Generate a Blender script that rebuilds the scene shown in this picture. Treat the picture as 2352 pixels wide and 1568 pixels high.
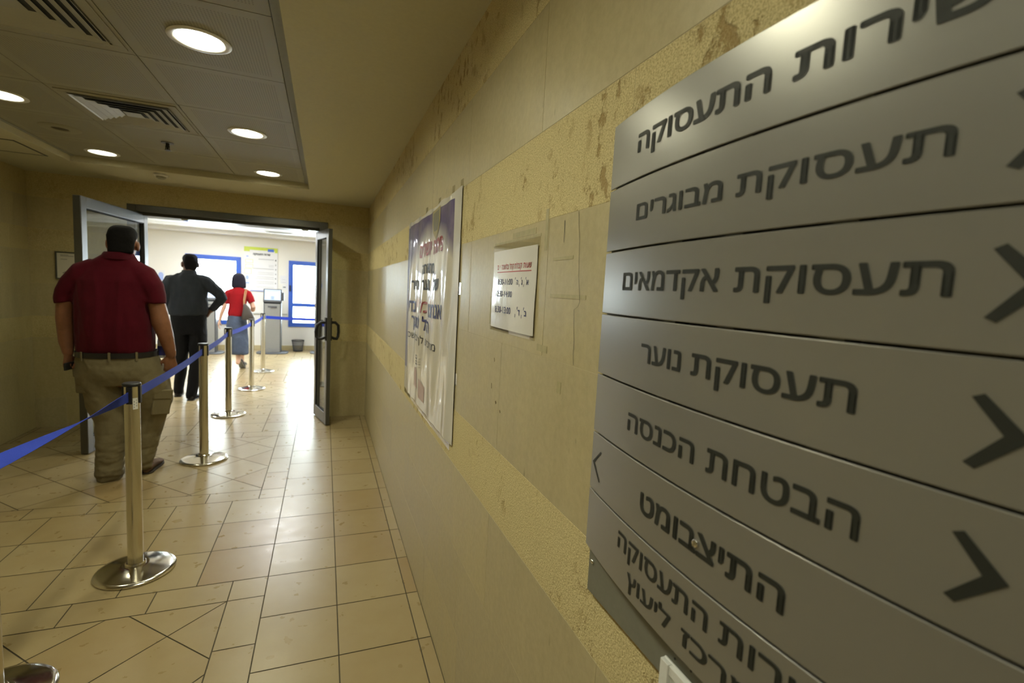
import bpy, math, random
from mathutils import Vector, Matrix, noise
from mathutils.geometry import tessellate_polygon
random.seed(7)
SC = bpy.context.scene
COL = SC.collection
for o in list(bpy.data.objects):
    bpy.data.objects.remove(o)

# ------------------------------------------------------------------ camera, world, exposure
SC.view_settings.view_transform = 'Standard'
SC.view_settings.look = 'None'
SC.view_settings.exposure = 0.0
SC.view_settings.gamma = 1.0
SC.view_settings.use_curve_mapping = False

yaw, pitch, roll = 0.37133961, -0.09730647, 0.05391201
fwd = Vector((math.sin(yaw)*math.cos(pitch), math.cos(yaw)*math.cos(pitch), math.sin(pitch)))
rgt = Vector((math.cos(yaw), -math.sin(yaw), 0))
up = rgt.cross(fwd)
r2 = rgt*math.cos(roll) + up*math.sin(roll)
u2 = up*math.cos(roll) - rgt*math.sin(roll)
cd = bpy.data.cameras.new('camera')
cam = bpy.data.objects.new('camera', cd)
COL.objects.link(cam)
cam.matrix_world = Matrix(((r2.x, u2.x, -fwd.x, 0), (r2.y, u2.y, -fwd.y, 0), (r2.z, u2.z, -fwd.z, 1.5), (0, 0, 0, 1)))
cd.sensor_fit = 'HORIZONTAL'
cd.sensor_width = 36.0
cd.lens = 17.073
cd.clip_start = 0.01
cd.dof.use_dof = True
cd.dof.focus_distance = 1.25
cd.dof.aperture_fstop = 4.5
SC.camera = cam

LAMP = 185.0          # radiance of the downlight lenses
LAMP_COL = (1.0, 0.985, 0.74)
PANEL = 34.0           # fluorescent panels of the office
SKY = 34.0             # daylight through the office windows
world = bpy.data.worlds.new('daylight')
SC.world = world
world.use_nodes = True
wn = world.node_tree.nodes
wn['Background'].inputs[0].default_value = (0.86, 0.93, 1.0, 1)
wn['Background'].inputs[1].default_value = SKY


# ------------------------------------------------------------------ materials
def mat(name, base=(.5, .5, .5), rough=.5, metal=0.0, spec=.5, emit=None, estr=0, **kw):
    m = bpy.data.materials.new(name)
    m.use_nodes = True
    p = m.node_tree.nodes['Principled BSDF']
    p.inputs['Base Color'].default_value = (*base, 1)
    p.inputs['Roughness'].default_value = rough
    p.inputs['Metallic'].default_value = metal
    p.inputs['Specular IOR Level'].default_value = spec
    if emit:
        p.inputs['Emission Color'].default_value = (*emit, 1)
        p.inputs['Emission Strength'].default_value = estr
    for k, v in kw.items():
        p.inputs[k].default_value = v
    return m


class NT:
    def __init__(s, m):
        s.m = m; s.t = m.node_tree; s.n = s.t.nodes; s.p = s.n['Principled BSDF']

    def new(s, typ, **kw):
        n = s.n.new(typ)
        for k, v in kw.items():
            setattr(n, k, v)
        return n

    def link(s, a, b):
        s.t.links.new(a, b)

    def coord(s, scale=(1, 1, 1)):
        g = s.new('ShaderNodeNewGeometry')
        mp = s.new('ShaderNodeMapping')
        mp.inputs['Scale'].default_value = scale
        s.link(g.outputs['Position'], mp.inputs['Vector'])
        return mp.outputs['Vector']

    def noise(s, vec, scale, detail=3, rough=.5):
        n = s.new('ShaderNodeTexNoise')
        n.inputs['Scale'].default_value = scale
        n.inputs['Detail'].default_value = detail
        n.inputs['Roughness'].default_value = rough
        s.link(vec, n.inputs['Vector'])
        return n.outputs['Fac']

    def ramp(s, fac, stops):
        r = s.new('ShaderNodeValToRGB')
        e = r.color_ramp.elements
        e[0].position, e[0].color = stops[0][0], (*stops[0][1], 1)
        e[1].position, e[1].color = stops[-1][0], (*stops[-1][1], 1)
        for pos, c in stops[1:-1]:
            k = e.new(pos); k.color = (*c, 1)
        s.link(fac, r.inputs['Fac'])
        return r.outputs['Color']

    def mix(s, fac, a, b, mode='MIX'):
        n = s.new('ShaderNodeMix', data_type='RGBA', blend_type=mode)
        for sock, v in ((n.inputs[0], fac), (n.inputs[6], a), (n.inputs[7], b)):
            if isinstance(v, (int, float)):
                sock.default_value = v
            elif isinstance(v, tuple):
                sock.default_value = (*v, 1)
            else:
                s.link(v, sock)
        return n.outputs[2]

    def math(s, op, a, b=None, c=None):
        n = s.new('ShaderNodeMath', operation=op)
        for i, v in enumerate((a, b, c)):
            if v is None:
                continue
            if isinstance(v, (int, float)):
                n.inputs[i].default_value = v
            else:
                s.link(v, n.inputs[i])
        return n.outputs[0]

    def bump(s, height, strength=.3, dist=.002):
        b = s.new('ShaderNodeBump')
        b.inputs['Strength'].default_value = strength
        b.inputs['Distance'].default_value = dist
        s.link(height, b.inputs['Height'])
        s.link(b.outputs['Normal'], s.p.inputs['Normal'])

    def color(s, c):
        s.link(c, s.p.inputs['Base Color'])

    def island(s):
        return s.new('ShaderNodeNewGeometry').outputs['Random Per Island']


def m_floor_tile():
    m = mat('glazed_floor_tile', rough=.24, spec=.42)
    t = NT(m)
    v = t.coord()
    a = t.ramp(t.island(), [(0, (.325, .245, .120)), (.3, (.35, .272, .135)), (.6, (.36, .283, .147)), (.85, (.33, .243, .11)), (1, (.295, .195, .08))])
    n = t.noise(v, 5, 6, .6)
    c = t.mix(.35, a, t.ramp(n, [(.25, (.30, .215, .10)), (.75, (.40, .325, .185))]))
    sp = t.noise(v, 210, 1)
    pits = t.ramp(sp, [(.735, (0, 0, 0)), (.76, (1, 1, 1))])
    c = t.mix(t.math('MULTIPLY', pits, .3), c, (.2, .14, .07))
    t.color(c)
    rr = t.noise(v, 14, 4)
    t.link(t.math('MULTIPLY_ADD', rr, .16, .22), t.p.inputs['Roughness'])
    t.bump(t.noise(v, 30, 4), .08, .002)
    return m


def m_stone(name, pit=.75, smooth=True):
    m = mat(name, rough=.42 if smooth else .85, spec=.45 if smooth else .2)
    t = NT(m)
    isl = t.island()
    v = t.coord()
    if smooth:
        a = t.ramp(isl, [(0, (.455, .388, .212)), (.35, (.49, .418, .23)), (.65, (.465, .395, .217)), (.85, (.415, .358, .222)), (1, (.365, .325, .225))])
        vs = t.coord((7, 7, 1.2))
        st = t.noise(vs, 2.2, 6, .65)
        c = t.mix(.5, a, t.ramp(st, [(.3, (.395, .33, .178)), (.65, (.575, .492, .278))]))
        f = t.noise(v, 60, 4, .7)
        c = t.mix(.35, c, t.ramp(f, [(.35, (.43, .355, .188)), (.65, (.595, .512, .302))]))
        dk = t.noise(t.coord((1, 1, .4)), 38, 2, .4)
        c = t.mix(t.math('MULTIPLY', t.ramp(dk, [(.74, (0, 0, 0)), (.80, (1, 1, 1))]), .55), c, (.2, .15, .07))
        t.color(c)
        t.link(t.math('MULTIPLY_ADD', st, .3, .24), t.p.inputs['Roughness'])
        t.bump(f, .10, .0015)
    else:
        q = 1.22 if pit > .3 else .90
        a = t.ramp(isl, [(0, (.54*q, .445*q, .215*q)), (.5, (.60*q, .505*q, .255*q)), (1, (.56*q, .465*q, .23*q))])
        g = t.noise(v, 330, 3, .65)
        g2 = t.noise(v, 170, 3, .65)
        c = t.mix(.6, a, t.ramp(g, [(.36, (.33, .25, .105)), (.58, (.79, .69, .40))]))
        pv = t.noise(t.coord((1, 1, .7)), 30, 5, .65)
        pm = t.noise(t.coord((1, 1, .6)), 5.5, 3, .5)
        pk = t.math('MULTIPLY', t.ramp(pv, [(.54, (0, 0, 0)), (.61, (1, 1, 1))]), t.ramp(pm, [(.45, (0, 0, 0)), (.56, (1, 1, 1))]))
        c = t.mix(t.math('MULTIPLY', pk, pit), c, (.27, .15, .04))
        t.color(c)
        h = t.math('ADD', t.math('MULTIPLY', g2, .8), t.math('MULTIPLY', g, .5))
        t.bump(t.math('SUBTRACT', h, pk), .7, .0035)
    return m


def m_plain(name, c, rough=.6, amp=.06, scale=40, spec=.4, bumpd=.0008, metal=0.0, bs=.25):
    """one colour with a slight grain"""
    m = mat(name, c, rough, metal, spec)
    t = NT(m)
    n = t.noise(t.coord(), scale, 4, .6)
    lo = tuple(max(0, x*(1-amp)) for x in c)
    hi = tuple(min(1, x*(1+amp)) for x in c)
    t.color(t.ramp(n, [(.3, lo), (.7, hi)]))
    t.bump(n, bs, bumpd)
    return m


def m_cloth(name, c, amp=.18, scale=350, rough=.9):
    m = mat(name, c, rough, 0, .10)
    t = NT(m)
    v = t.coord()
    n = t.noise(v, scale, 2, .6)
    b = t.noise(v, 9, 4, .6)
    lo = tuple(x*(1-amp) for x in c); hi = tuple(min(1, x*(1+amp)) for x in c)
    t.color(t.mix(.5, t.ramp(n, [(.35, lo), (.65, hi)]), t.ramp(b, [(.3, lo), (.7, hi)])))
    t.bump(t.math('ADD', n, t.math('MULTIPLY', b, 3)), .3, .0025)
    t.p.inputs['Sheen Weight'].default_value = .03
    return m


def m_glass(name='clear_glass', tint=(.93, .97, .95), ior=1.5):
    m = bpy.data.materials.new(name)
    m.use_nodes = True
    nt = m.node_tree
    for n in list(nt.nodes):
        nt.nodes.remove(n)
    out = nt.nodes.new('ShaderNodeOutputMaterial')
    mx = nt.nodes.new('ShaderNodeMixShader')
    fr = nt.nodes.new('ShaderNodeFresnel')
    gm = nt.nodes.new('ShaderNodeNewGeometry')
    io = nt.nodes.new('ShaderNodeMapRange')          # the node inverts the index on back faces: undo that
    io.inputs['To Min'].default_value = ior; io.inputs['To Max'].default_value = 1/ior
    nt.links.new(gm.outputs['Backfacing'], io.inputs['Value']); nt.links.new(io.outputs[0], fr.inputs[0])
    tr = nt.nodes.new('ShaderNodeBsdfTransparent'); tr.inputs[0].default_value = (*tint, 1)
    gl = nt.nodes.new('ShaderNodeBsdfGlossy'); gl.inputs['Roughness'].default_value = .01
    nt.links.new(fr.outputs[0], mx.inputs[0]); nt.links.new(tr.outputs[0], mx.inputs[1])
    nt.links.new(gl.outputs[0], mx.inputs[2]); nt.links.new(mx.outputs[0], out.inputs[0])
    return m


def m_brushed(name, c, rough=.3, aniso=.5, metal=1.0, stretch=(2, 2, 260), grain=.12):
    m = mat(name, c, rough, metal, .5)
    t = NT(m)
    n = t.noise(t.coord(stretch), 1.0, 4, .7)
    t.link(t.math('MULTIPLY_ADD', n, grain*2, rough-grain), t.p.inputs['Roughness'])
    t.p.inputs['Anisotropic'].default_value = aniso
    return m


def m_perf():
    """ceiling panels: rows of little holes inside a plain border (grid of 0.571 x 0.608 m)"""
    m = mat('perforated_ceiling_panel', (.33, .312, .225), .6, 0, .3)
    t = NT(m)
    g = t.new('ShaderNodeNewGeometry')
    sx = t.new('ShaderNodeSeparateXYZ')
    t.link(g.outputs['Position'], sx.inputs[0])
    fx = t.math('FRACT', t.math('DIVIDE', t.math('ADD', sx.outputs[0], 1.9 + 5.71), .571))
    fy = t.math('FRACT', t.math('DIVIDE', t.math('ADD', sx.outputs[1], -5.046 + 6.08), .608))
    inx = t.math('LESS_THAN', t.math('ABSOLUTE', t.math('SUBTRACT', fx, .5)), .42)
    iny = t.math('LESS_THAN', t.math('ABSOLUTE', t.math('SUBTRACT', fy, .5)), .42)
    hx = t.math('SUBTRACT', t.math('FRACT', t.math('MULTIPLY', sx.outputs[0], 90)), .5)
    hy = t.math('SUBTRACT', t.math('FRACT', t.math('MULTIPLY', sx.outputs[1], 90)), .5)
    d = t.math('ADD', t.math('MULTIPLY', hx, hx), t.math('MULTIPLY', hy, hy))
    hole = t.math('MULTIPLY', t.math('LESS_THAN', d, .055), t.math('MULTIPLY', inx, iny))
    t.color(t.mix(hole, (.33, .312, .225), (.17, .16, .115)))
    return m


M = {}
M['tile'] = m_floor_tile()
M['grout'] = m_plain('floor_grout', (.085, .07, .042), .9)
M['stone'] = m_stone('polished_limestone', 0, True)
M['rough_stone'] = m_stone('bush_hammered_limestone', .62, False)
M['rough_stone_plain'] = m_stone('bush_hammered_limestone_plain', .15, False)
M['mortar'] = m_plain('wall_joint', (.56, .49, .31), .9)
M['plaster'] = m_plain('ceiling_plaster', (.58, .545, .39), .8, .03, 60, .2)
M['perf'] = m_perf()
M['alu_trim'] = mat('pale_aluminium_trim', (.46, .46, .42), .45, .3)
M['vent_paint'] = m_plain('vent_enamel', (.34, .32, .23), .6, .03, 60, .3)
M['tray_edge'] = m_plain('grey_edge_paint', (.34, .34, .29), .7, .03, 60, .2)
M['dark_gap'] = mat('dark_gap', (.03, .03, .025), .8)
M['cream'] = m_plain('cream_wall_paint', (.80, .78, .715), .7, .02, 80, .3)
M['white_ceil'] = m_plain('white_ceiling_paint', (.82, .82, .80), .7, .02, 80, .3)
M['blue_frame'] = m_plain('blue_lacquer', (.03, .10, .48), .35, .05, 60, .5)
M['glass'] = m_glass()
M['door_glass'] = m_glass('tinted_door_glass', (.78, .82, .80), 1.8)
M['frame_grey'] = m_plain('grey_aluminium_frame', (.095, .095, .085), .38, .06, 90, .5, metal=.5)
M['leaf_grey'] = m_brushed('satin_aluminium', (.19, .19, .195), .34, .2, .8, (60, 60, 2), .08)
M['black'] = m_plain('black_plastic', (.012, .012, .013), .4, .1, 120)
M['black_soft'] = m_plain('black_rubber', (.015, .015, .016), .65, .1, 120)
M['steel'] = m_brushed('polished_stainless_steel', (.70, .67, .58), .20, .3, 1.0, (3, 3, 400), .06)
M['steel_base'] = m_brushed('spun_stainless_steel', (.66, .63, .56), .12, .8, 1.0, (60, 60, 60), .05)
_t = NT(M['steel_base'])
_g = _t.new('ShaderNodeTangent', direction_type='RADIAL', axis='Z')
_t.link(_g.outputs[0], _t.p.inputs['Tangent'])
M['belt_blue'] = m_cloth('blue_webbing', (.028, .056, .43), .12, 500, .75)
M['sign_metal'] = m_brushed('satin_anodised_aluminium', (.315, .307, .285), .32, .3, .55, (2, 3, 500), .05)
M['sign_plate'] = m_plain('grey_sign_backing', (.22, .22, .185), .5, .04, 90, .4, metal=.3)
M['ink'] = m_plain('charcoal_lettering', (.022, .024, .02), .55, .05, 200, .35)
M['chrome'] = mat('chrome', (.8, .8, .8), .12, 1.0)
M['white_plastic'] = m_plain('white_plastic', (.75, .75, .72), .4, .03, 90)
M['lens'] = mat('lit_downlight_lens', (1, 1, 1), .4, emit=LAMP_COL, estr=LAMP)
M['dim_lens'] = mat('dim_downlight_lens', (1, 1, 1), .4, emit=LAMP_COL, estr=LAMP*.22)
M['panel_light'] = mat('lit_fluorescent_panel', (1, 1, 1), .4, emit=(.93, .97, 1.0), estr=PANEL)
M['ring'] = mat('white_enamel_ring', (.72, .71, .66), .3, 0, .5)
M['can'] = mat('satin_reflector', (.75, .74, .7), .25, .8)


# ------------------------------------------------------------------ mesh builder
def arm(path):
    return [(p[0], p[1], p[2], p[4], p[3]) for p in path]


class MB:
    def __init__(s):
        s.v = []; s.f = []; s.m = []

    def add(s, verts, faces, mi=0):
        b = len(s.v)
        s.v += [tuple(p) for p in verts]
        for f in faces:
            s.f.append([b+i for i in f]); s.m.append(mi)
        return s

    def box(s, x0, x1, y0, y1, z0, z1, mi=0):
        x0, x1 = min(x0, x1), max(x0, x1); y0, y1 = min(y0, y1), max(y0, y1); z0, z1 = min(z0, z1), max(z0, z1)
        V = [(x0, y0, z0), (x1, y0, z0), (x1, y1, z0), (x0, y1, z0), (x0, y0, z1), (x1, y0, z1), (x1, y1, z1), (x0, y1, z1)]
        return s.add(V, [(0, 3, 2, 1), (4, 5, 6, 7), (0, 1, 5, 4), (1, 2, 6, 5), (2, 3, 7, 6), (3, 0, 4, 7)], mi)

    def obox(s, c, ax, ay, az, hx, hy, hz, mi=0):
        c = Vector(c); ax, ay, az = Vector(ax), Vector(ay), Vector(az)
        V = []
        for k in (-1, 1):
            for (i, j) in ((-1, -1), (1, -1), (1, 1), (-1, 1)):
                V.append(c+ax*hx*i+ay*hy*j+az*hz*k)
        return s.add(V, [(0, 3, 2, 1), (4, 5, 6, 7), (0, 1, 5, 4), (1, 2, 6, 5), (2, 3, 7, 6), (3, 0, 4, 7)], mi)

    def prism(s, pts, off, mi=0):
        """closed polygon pts (3-D) pushed by vector off"""
        n = len(pts); off = Vector(off)
        V = [Vector(p) for p in pts]+[Vector(p)+off for p in pts]
        F = [list(range(n))[::-1], list(range(n, 2*n))]+[(i, (i+1) % n, n+(i+1) % n, n+i) for i in range(n)]
        return s.add(V, F, mi)

    def lathe(s, prof, c=(0, 0, 0), seg=48, mi=0, close=True):
        c = Vector(c); V = []; F = []
        n = len(prof)
        for r, z in prof:
            for k in range(seg):
                a = 2*math.pi*k/seg
                V.append((c.x+r*math.cos(a), c.y+r*math.sin(a), c.z+z))
        for i in range(n-1):
            for k in range(seg):
                k2 = (k+1) % seg
                F.append((i*seg+k, i*seg+k2, (i+1)*seg+k2, (i+1)*seg+k))
        if close:
            F.append(list(range(seg))[::-1]); F.append([(n-1)*seg+k for k in range(seg)])
        return s.add(V, F, mi)

    def rings(s, R, mi=0, caps=True):
        n = len(R[0]); V = [p for r in R for p in r]; F = []
        for i in range(len(R)-1):
            for k in range(n):
                k2 = (k+1) % n
                F.append((i*n+k, i*n+k2, (i+1)*n+k2, (i+1)*n+k))
        if caps:
            F.append(list(range(n))[::-1]); F.append([(len(R)-1)*n+k for k in range(n)])
        return s.add(V, F, mi)

    def vloft(s, rows, seg=36, ex=2.2, mi=0):
        """rows of (z, cx, cy, a, b): stacked horizontal superellipses"""
        R = []
        for z, cx, cy, a, b in rows:
            ring = []
            for k in range(seg):
                t = 2*math.pi*k/seg
                c, q = math.cos(t), math.sin(t)
                ring.append((cx+a*math.copysign(abs(c)**(2/ex), c), cy+b*math.copysign(abs(q)**(2/ex), q), z))
            R.append(ring)
        return s.rings(R, mi)

    def limb(s, path, side=(1, 0, 0), seg=20, mi=0, dome=True):
        """path of (x, y, z, ra, rb): ra along side, rb across"""
        P = [Vector(p[:3]) for p in path]
        R = []
        sd = Vector(side)
        def ring(c, t, ra, rb):
            a = (sd-t*sd.dot(t)).normalized(); b = t.cross(a)
            return [c+a*ra*math.cos(2*math.pi*k/seg)+b*rb*math.sin(2*math.pi*k/seg) for k in range(seg)]
        n = len(P)
        for i in range(n):
            t = (P[min(i+1, n-1)]-P[max(i-1, 0)]).normalized()
            ra, rb = path[i][3], path[i][4] if len(path[i]) > 4 else path[i][3]
            if dome and i == 0:
                for q, k in ((.95, .3), (.6, .8)):
                    R.append(ring(P[0]-t*min(ra, rb)*q, t, ra*k, rb*k))
            R.append(ring(P[i], t, ra, rb))
            if dome and i == n-1:
                for q, k in ((.6, .8), (.95, .3)):
                    R.append(ring(P[i]+t*min(ra, rb)*q, t, ra*k, rb*k))
        return s.rings(R, mi)

    def ball(s, c, r, seg=20, rg=12, mi=0, rot=None):
        c = Vector(c); rx, ry, rz = (r, r, r) if isinstance(r, (int, float)) else r
        R = []
        for i in range(1, rg):
            th = math.pi*i/rg
            row = []
            for k in range(seg):
                a = 2*math.pi*k/seg
                p = Vector((rx*math.sin(th)*math.cos(a), ry*math.sin(th)*math.sin(a), -rz*math.cos(th)))
                if rot: p = rot @ p
                row.append(c+p)
            R.append(row)
        return s.rings(R, mi)

    def mesh(s, name, mats, org=(0, 0, 0), smooth=None):
        me = bpy.data.meshes.new(name)
        ox, oy, oz = org
        me.from_pydata([(x-ox, y-oy, z-oz) for x, y, z in s.v], [], s.f)
        for m in mats:
            me.materials.append(m)
        if len(mats) > 1:
            me.polygons.foreach_set('material_index', s.m)
        if smooth is not None:
            me.polygons.foreach_set('use_smooth', [True]*len(me.polygons))
            me.set_sharp_from_angle(angle=math.radians(smooth))
        me.update()
        return me


def link(name, me, parent=None, loc=(0, 0, 0)):
    o = bpy.data.objects.new(name, me)
    COL.objects.link(o)
    o.location = loc
    if parent:
        o.parent = parent
    return o


def put(mb, name, mats, parent=None, smooth=None, org=None, bevel=0):
    """link the builder's mesh; vertices are in world space and are moved to the parent's origin"""
    if not isinstance(mats, (list, tuple)):
        mats = [mats]
    base = Vector((0, 0, 0)); q = parent
    while q is not None:
        base += Vector(q.location); q = q.parent
    if parent is None and org is not None:
        o = link(name, mb.mesh(name, mats, org, smooth), None, org)
    else:
        o = link(name, mb.mesh(name, mats, base, smooth), parent)
    if bevel:
        b = o.modifiers.new('edge', 'BEVEL'); b.width = bevel; b.segments = 2; b.limit_method = 'ANGLE'
        b.angle_limit = math.radians(40)
    return o


def thing(name, label, cat, loc=(0, 0, 0), group=None):
    o = bpy.data.objects.new(name, None)
    COL.objects.link(o)
    o.location = loc; o.empty_display_size = .1
    o['label'] = label; o['category'] = cat
    if group: o['group'] = group
    return o


def tag(o, label, cat, group=None):
    o['label'] = label; o['category'] = cat
    if group: o['group'] = group
    return o


def struct(o):
    o['kind'] = 'structure'
    return o


def copy_tree(o, parent=None, loc=None):
    c = o.copy(); COL.objects.link(c)
    c.parent = parent
    if loc is not None: c.location = loc
    for ch in o.children:
        copy_tree(ch, c)
    return c


# ------------------------------------------------------------------ lettering
_tc = bpy.data.curves.new('lettering_source', 'FONT')
_to = bpy.data.objects.new('lettering_source', _tc)
COL.objects.link(_to)
_cache = {}


def glyphs(body):
    """flat triangles of a line of text: every outer contour is filled on its own (contours of one letter may overlap)"""
    if body not in _cache:
        _tc.body = body; _tc.size = 1.0; _tc.resolution_u = 4; _tc.fill_mode = 'NONE'
        dg = bpy.context.evaluated_depsgraph_get(); dg.update()
        me = bpy.data.meshes.new_from_object(_to.evaluated_get(dg))
        nb = {}
        for e in me.edges:
            i, j = e.vertices
            nb.setdefault(i, []).append(j); nb.setdefault(j, []).append(i)
        seen = set(); loops = []
        for i in range(len(me.vertices)):
            if i in seen: continue
            lp = [i]; seen.add(i); cur = i
            nxt = i+1 if i+1 in nb.get(i, []) else (nb.get(i) or [None])[0]
            while nxt is not None and nxt not in seen:
                lp.append(nxt); seen.add(nxt)
                c = [q for q in nb[nxt] if q not in seen]
                nxt = c[0] if c else None
            loops.append([me.vertices[q].co.copy() for q in lp])
        bpy.data.meshes.remove(me)
        area = lambda L: sum(L[k-1].x*L[k].y-L[k].x*L[k-1].y for k in range(len(L)))/2
        loops = [L for L in loops if len(L) > 2]
        big = max(loops, key=lambda L: abs(area(L)))
        sg = 1 if area(big) > 0 else -1
        def inside(p, L):
            r = False
            for k in range(len(L)):
                u, w = L[k-1], L[k]
                if (u.y > p.y) != (w.y > p.y) and p.x < (w.x-u.x)*(p.y-u.y)/(w.y-u.y)+u.x: r = not r
            return r
        V, F = [], []
        for L in loops:
            if area(L)*sg <= 0: continue
            holes = [H for H in loops if area(H)*sg < 0 and inside(H[0], L)]
            pts = [L]+holes
            k0 = len(V); V += [(q.x, q.y) for R_ in pts for q in R_]
            F += [[k0+q for q in t] for t in tessellate_polygon([[(q.x, q.y, 0) for q in R_] for R_ in pts])]
        _cache[body] = (V, F)
    return _cache[body]


def heb(s):
    """Hebrew runs right to left: lay the letters in visual order"""
    return s[::-1]


HE_H = max(y for x, y in glyphs(heb('ה'))[0])


def write(mb, body, a0, a1, base, height, fn, bold=.02, mi=0, ref=None):
    """text fitted between a0 and a1 (along the line), letters 'height' tall on 'base'; fn(a, h) -> point.
    bold: the outline is thickened by overlaying slightly shifted copies of the glyphs"""
    V, F = glyphs(body)
    x0 = min(v[0] for v in V)-bold; x1 = max(v[0] for v in V)+bold
    k = height/((ref or HE_H)+2*bold)
    sh = [(0, 0)] if bold < .012 else [(bold*math.cos(q*math.pi/4), bold*math.sin(q*math.pi/4)) for q in range(8)]+[(0, 0)]
    for dx, dy in sh:
        mb.add([fn(a0+(x+dx-x0)/(x1-x0)*(a1-a0), base+(y+dy+bold)*k) for x, y in V], F, mi)
    return mb


WX, EY, LX = .455, 5.79, -2.53      # right wall, end wall, left wall
SOF, TRAY = 2.372, 2.42             # soffit and recessed ceiling heights


# ------------------------------------------------------------------ floor: tiles clipped to the pattern's zones
def clip(poly, x0, x1, y0, y1):
    for ax, lim, sgn in ((0, x0, 1), (0, x1, -1), (1, y0, 1), (1, y1, -1)):
        out = []
        for i in range(len(poly)):
            p, q = poly[i-1], poly[i]
            dp, dq = (p[ax]-lim)*sgn, (q[ax]-lim)*sgn
            if (dp >= 0) != (dq >= 0):
                t = dp/(dp-dq)
                out.append((p[0]+(q[0]-p[0])*t, p[1]+(q[1]-p[1])*t))
            if dq >= 0: out.append(q)
        poly = out
        if len(poly) < 3: return []
    return poly


fl = MB()
G = .0026
XL, XR, Y0, Y1 = -5.0, 4.4, -1.6, 11.8


def ftile(poly):
    if len(poly) >= 3:
        fl.add([(x, y, 0) for x, y in poly], [list(range(len(poly)))], 0)


def frect(x0, x1, y0, y1):
    xmin = XL if y0 > 5.9 else LX
    xmax = XR if y0 > 5.9 else WX
    x0, x1 = max(x0, xmin), min(x1, xmax)
    if x1-x0 > .012 and y1-y0 > .012:
        ftile([(x0+G, y0+G), (x1-G, y0+G), (x1-G, y1-G), (x0+G, y1-G)])


PER, ROW = 2.673, .3343
for k in range(-13, 30):
    a = 2.614+k*.3335
    for x0, x1 in ((-.247, .076), (.076, .398), (.398, .720), (.72, 1.042), (1.042, 1.364), (1.364, 1.686), (1.686, 2.008), (2.008, 2.33), (2.33, 2.652), (2.652, 2.974), (2.974, 3.296), (3.296, 3.618), (3.618, 3.94), (3.94, 4.4)):
        frect(x0, x1, a, a+.3335)
for k in range(-2, 4):
    b = 2.617+k*PER
    for r in range(3):                                   # three straight rows
        y0, y1 = b+r*ROW, b+(r+1)*ROW
        frect(-.562, -.247, y0, y1)
        for j in range(14):
            frect(-.562-.3215*(j+1), -.562-.3215*j, y0, y1)
    t = b+3*ROW
    for (y0, y1) in ((b-.166, b), (t, t+.158)):          # narrow rows
        frect(-.404, -.247, y0, y1)
        for j in range(16):
            frect(-.404-.319*(j+1), -.404-.319*j, y0, y1)
    d0, d1 = t+.158, b+PER-.166                          # diagonal field
    for r in range(4):
        frect(-.404, -.247, d0+(d1-d0)*r/4, d0+(d1-d0)*(r+1)/4)
    S = .4596
    c1, c2 = (1.67, 2.856) if k == -1 else (2.945, 4.65) if k == 0 else (.1*k, .17*k)
    g = G*1.41421
    for i in range(-40, 60):
        for j in range(-20, 60):
            sm0, df0 = c1+i*S, c2+j*S
            sq = []
            for (u, w) in ((sm0+g, df0+g), (sm0+S-g, df0+g), (sm0+S-g, df0+S-g), (sm0+g, df0+S-g)):
                sq.append(((u-w)/2, (u+w)/2))
            xs = [p[0] for p in sq]; ys = [p[1] for p in sq]
            if max(ys) < d0 or min(ys) > d1 or max(xs) < XL or min(xs) > -.404: continue
            xmin = XL if d0 > 5.9 else LX
            if d0 < 5.9 < d1:
                pa = clip(sq, LX+G, -.404-G, d0+G, min(d1, 5.92)-G)
                pb = clip(sq, XL+G, -.404-G, 5.92, d1-G)
                ftile(pa); ftile(pb)
            else:
                ftile(clip(sq, xmin+G, -.404-G, d0+G, d1-G))
fl.box(XL, XR, Y0, Y1, -.15, -.0025, 1)
struct(put(fl, 'floor', [M['tile'], M['grout']]))

# ------------------------------------------------------------------ corridor walls of limestone courses
COURSES = [(0, .284, 0), (.284, .572, 0), (.572, .863, 0), (.863, 1.064, 1), (1.064, 1.366, 0), (1.366, 1.667, 0),
           (1.667, 1.868, 1), (1.868, 2.148, 0), (2.148, SOF+.03, 1)]
JOINTS = {2: 1.28, 4: 1.244, 6: 1.191, 1: .98, 0: 1.55, 3: 1.46, 5: .98, 7: 1.05, 8: 1.35}


def courses(mb, fn, a0, a1, jo, holes=()):
    """slabs between a0 and a1 along the wall; fn(a, z, d) -> point, d = depth out of the wall"""
    rnd = random.Random(3)
    for ci, (z0, z1, rgh) in enumerate(COURSES):
        L = .604 if not rgh else .5
        j = jo.get(ci, 0)
        cuts = [a0]
        x = j+math.ceil((a0-j)/L)*L
        while x < a1-.03:
            if x > a0+.03: cuts.append(x)
            x += L
        cuts.append(a1)
        for c0, c1 in zip(cuts, cuts[1:]):
            parts = [(c0, c1, z0, z1)]
            for (h0, h1, hz) in holes:
                nxt = []
                for p in parts:
                    if p[0] >= h1 or p[1] <= h0 or p[2] >= hz: nxt.append(p); continue
                    if p[0] < h0: nxt.append((p[0], h0, p[2], p[3]))
                    if p[1] > h1: nxt.append((h1, p[1], p[2], p[3]))
                    if p[3] > hz: nxt.append((max(p[0], h0), min(p[1], h1), hz, p[3]))
                parts = nxt
            for (p0, p1, q0, q1) in parts:
                if p1-p0 < .006 or q1-q0 < .006: continue
                g = .0007
                d = .0
                e = rnd.uniform(0, .0003)
                V = [fn(p0+g, q0+g, d+e), fn(p1-g, q0+g, d+e), fn(p1-g, q1-g, d+e), fn(p0+g, q1-g, d+e),
                     fn(p0+g, q0+g, -.004), fn(p1-g, q0+g, -.004), fn(p1-g, q1-g, -.004), fn(p0+g, q1-g, -.004)]
                mb.add(V, [(0, 1, 2, 3), (0, 4, 5, 1), (1, 5, 6, 2), (2, 6, 7, 3), (3, 7, 4, 0)], 2 if rgh else 1)


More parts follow.
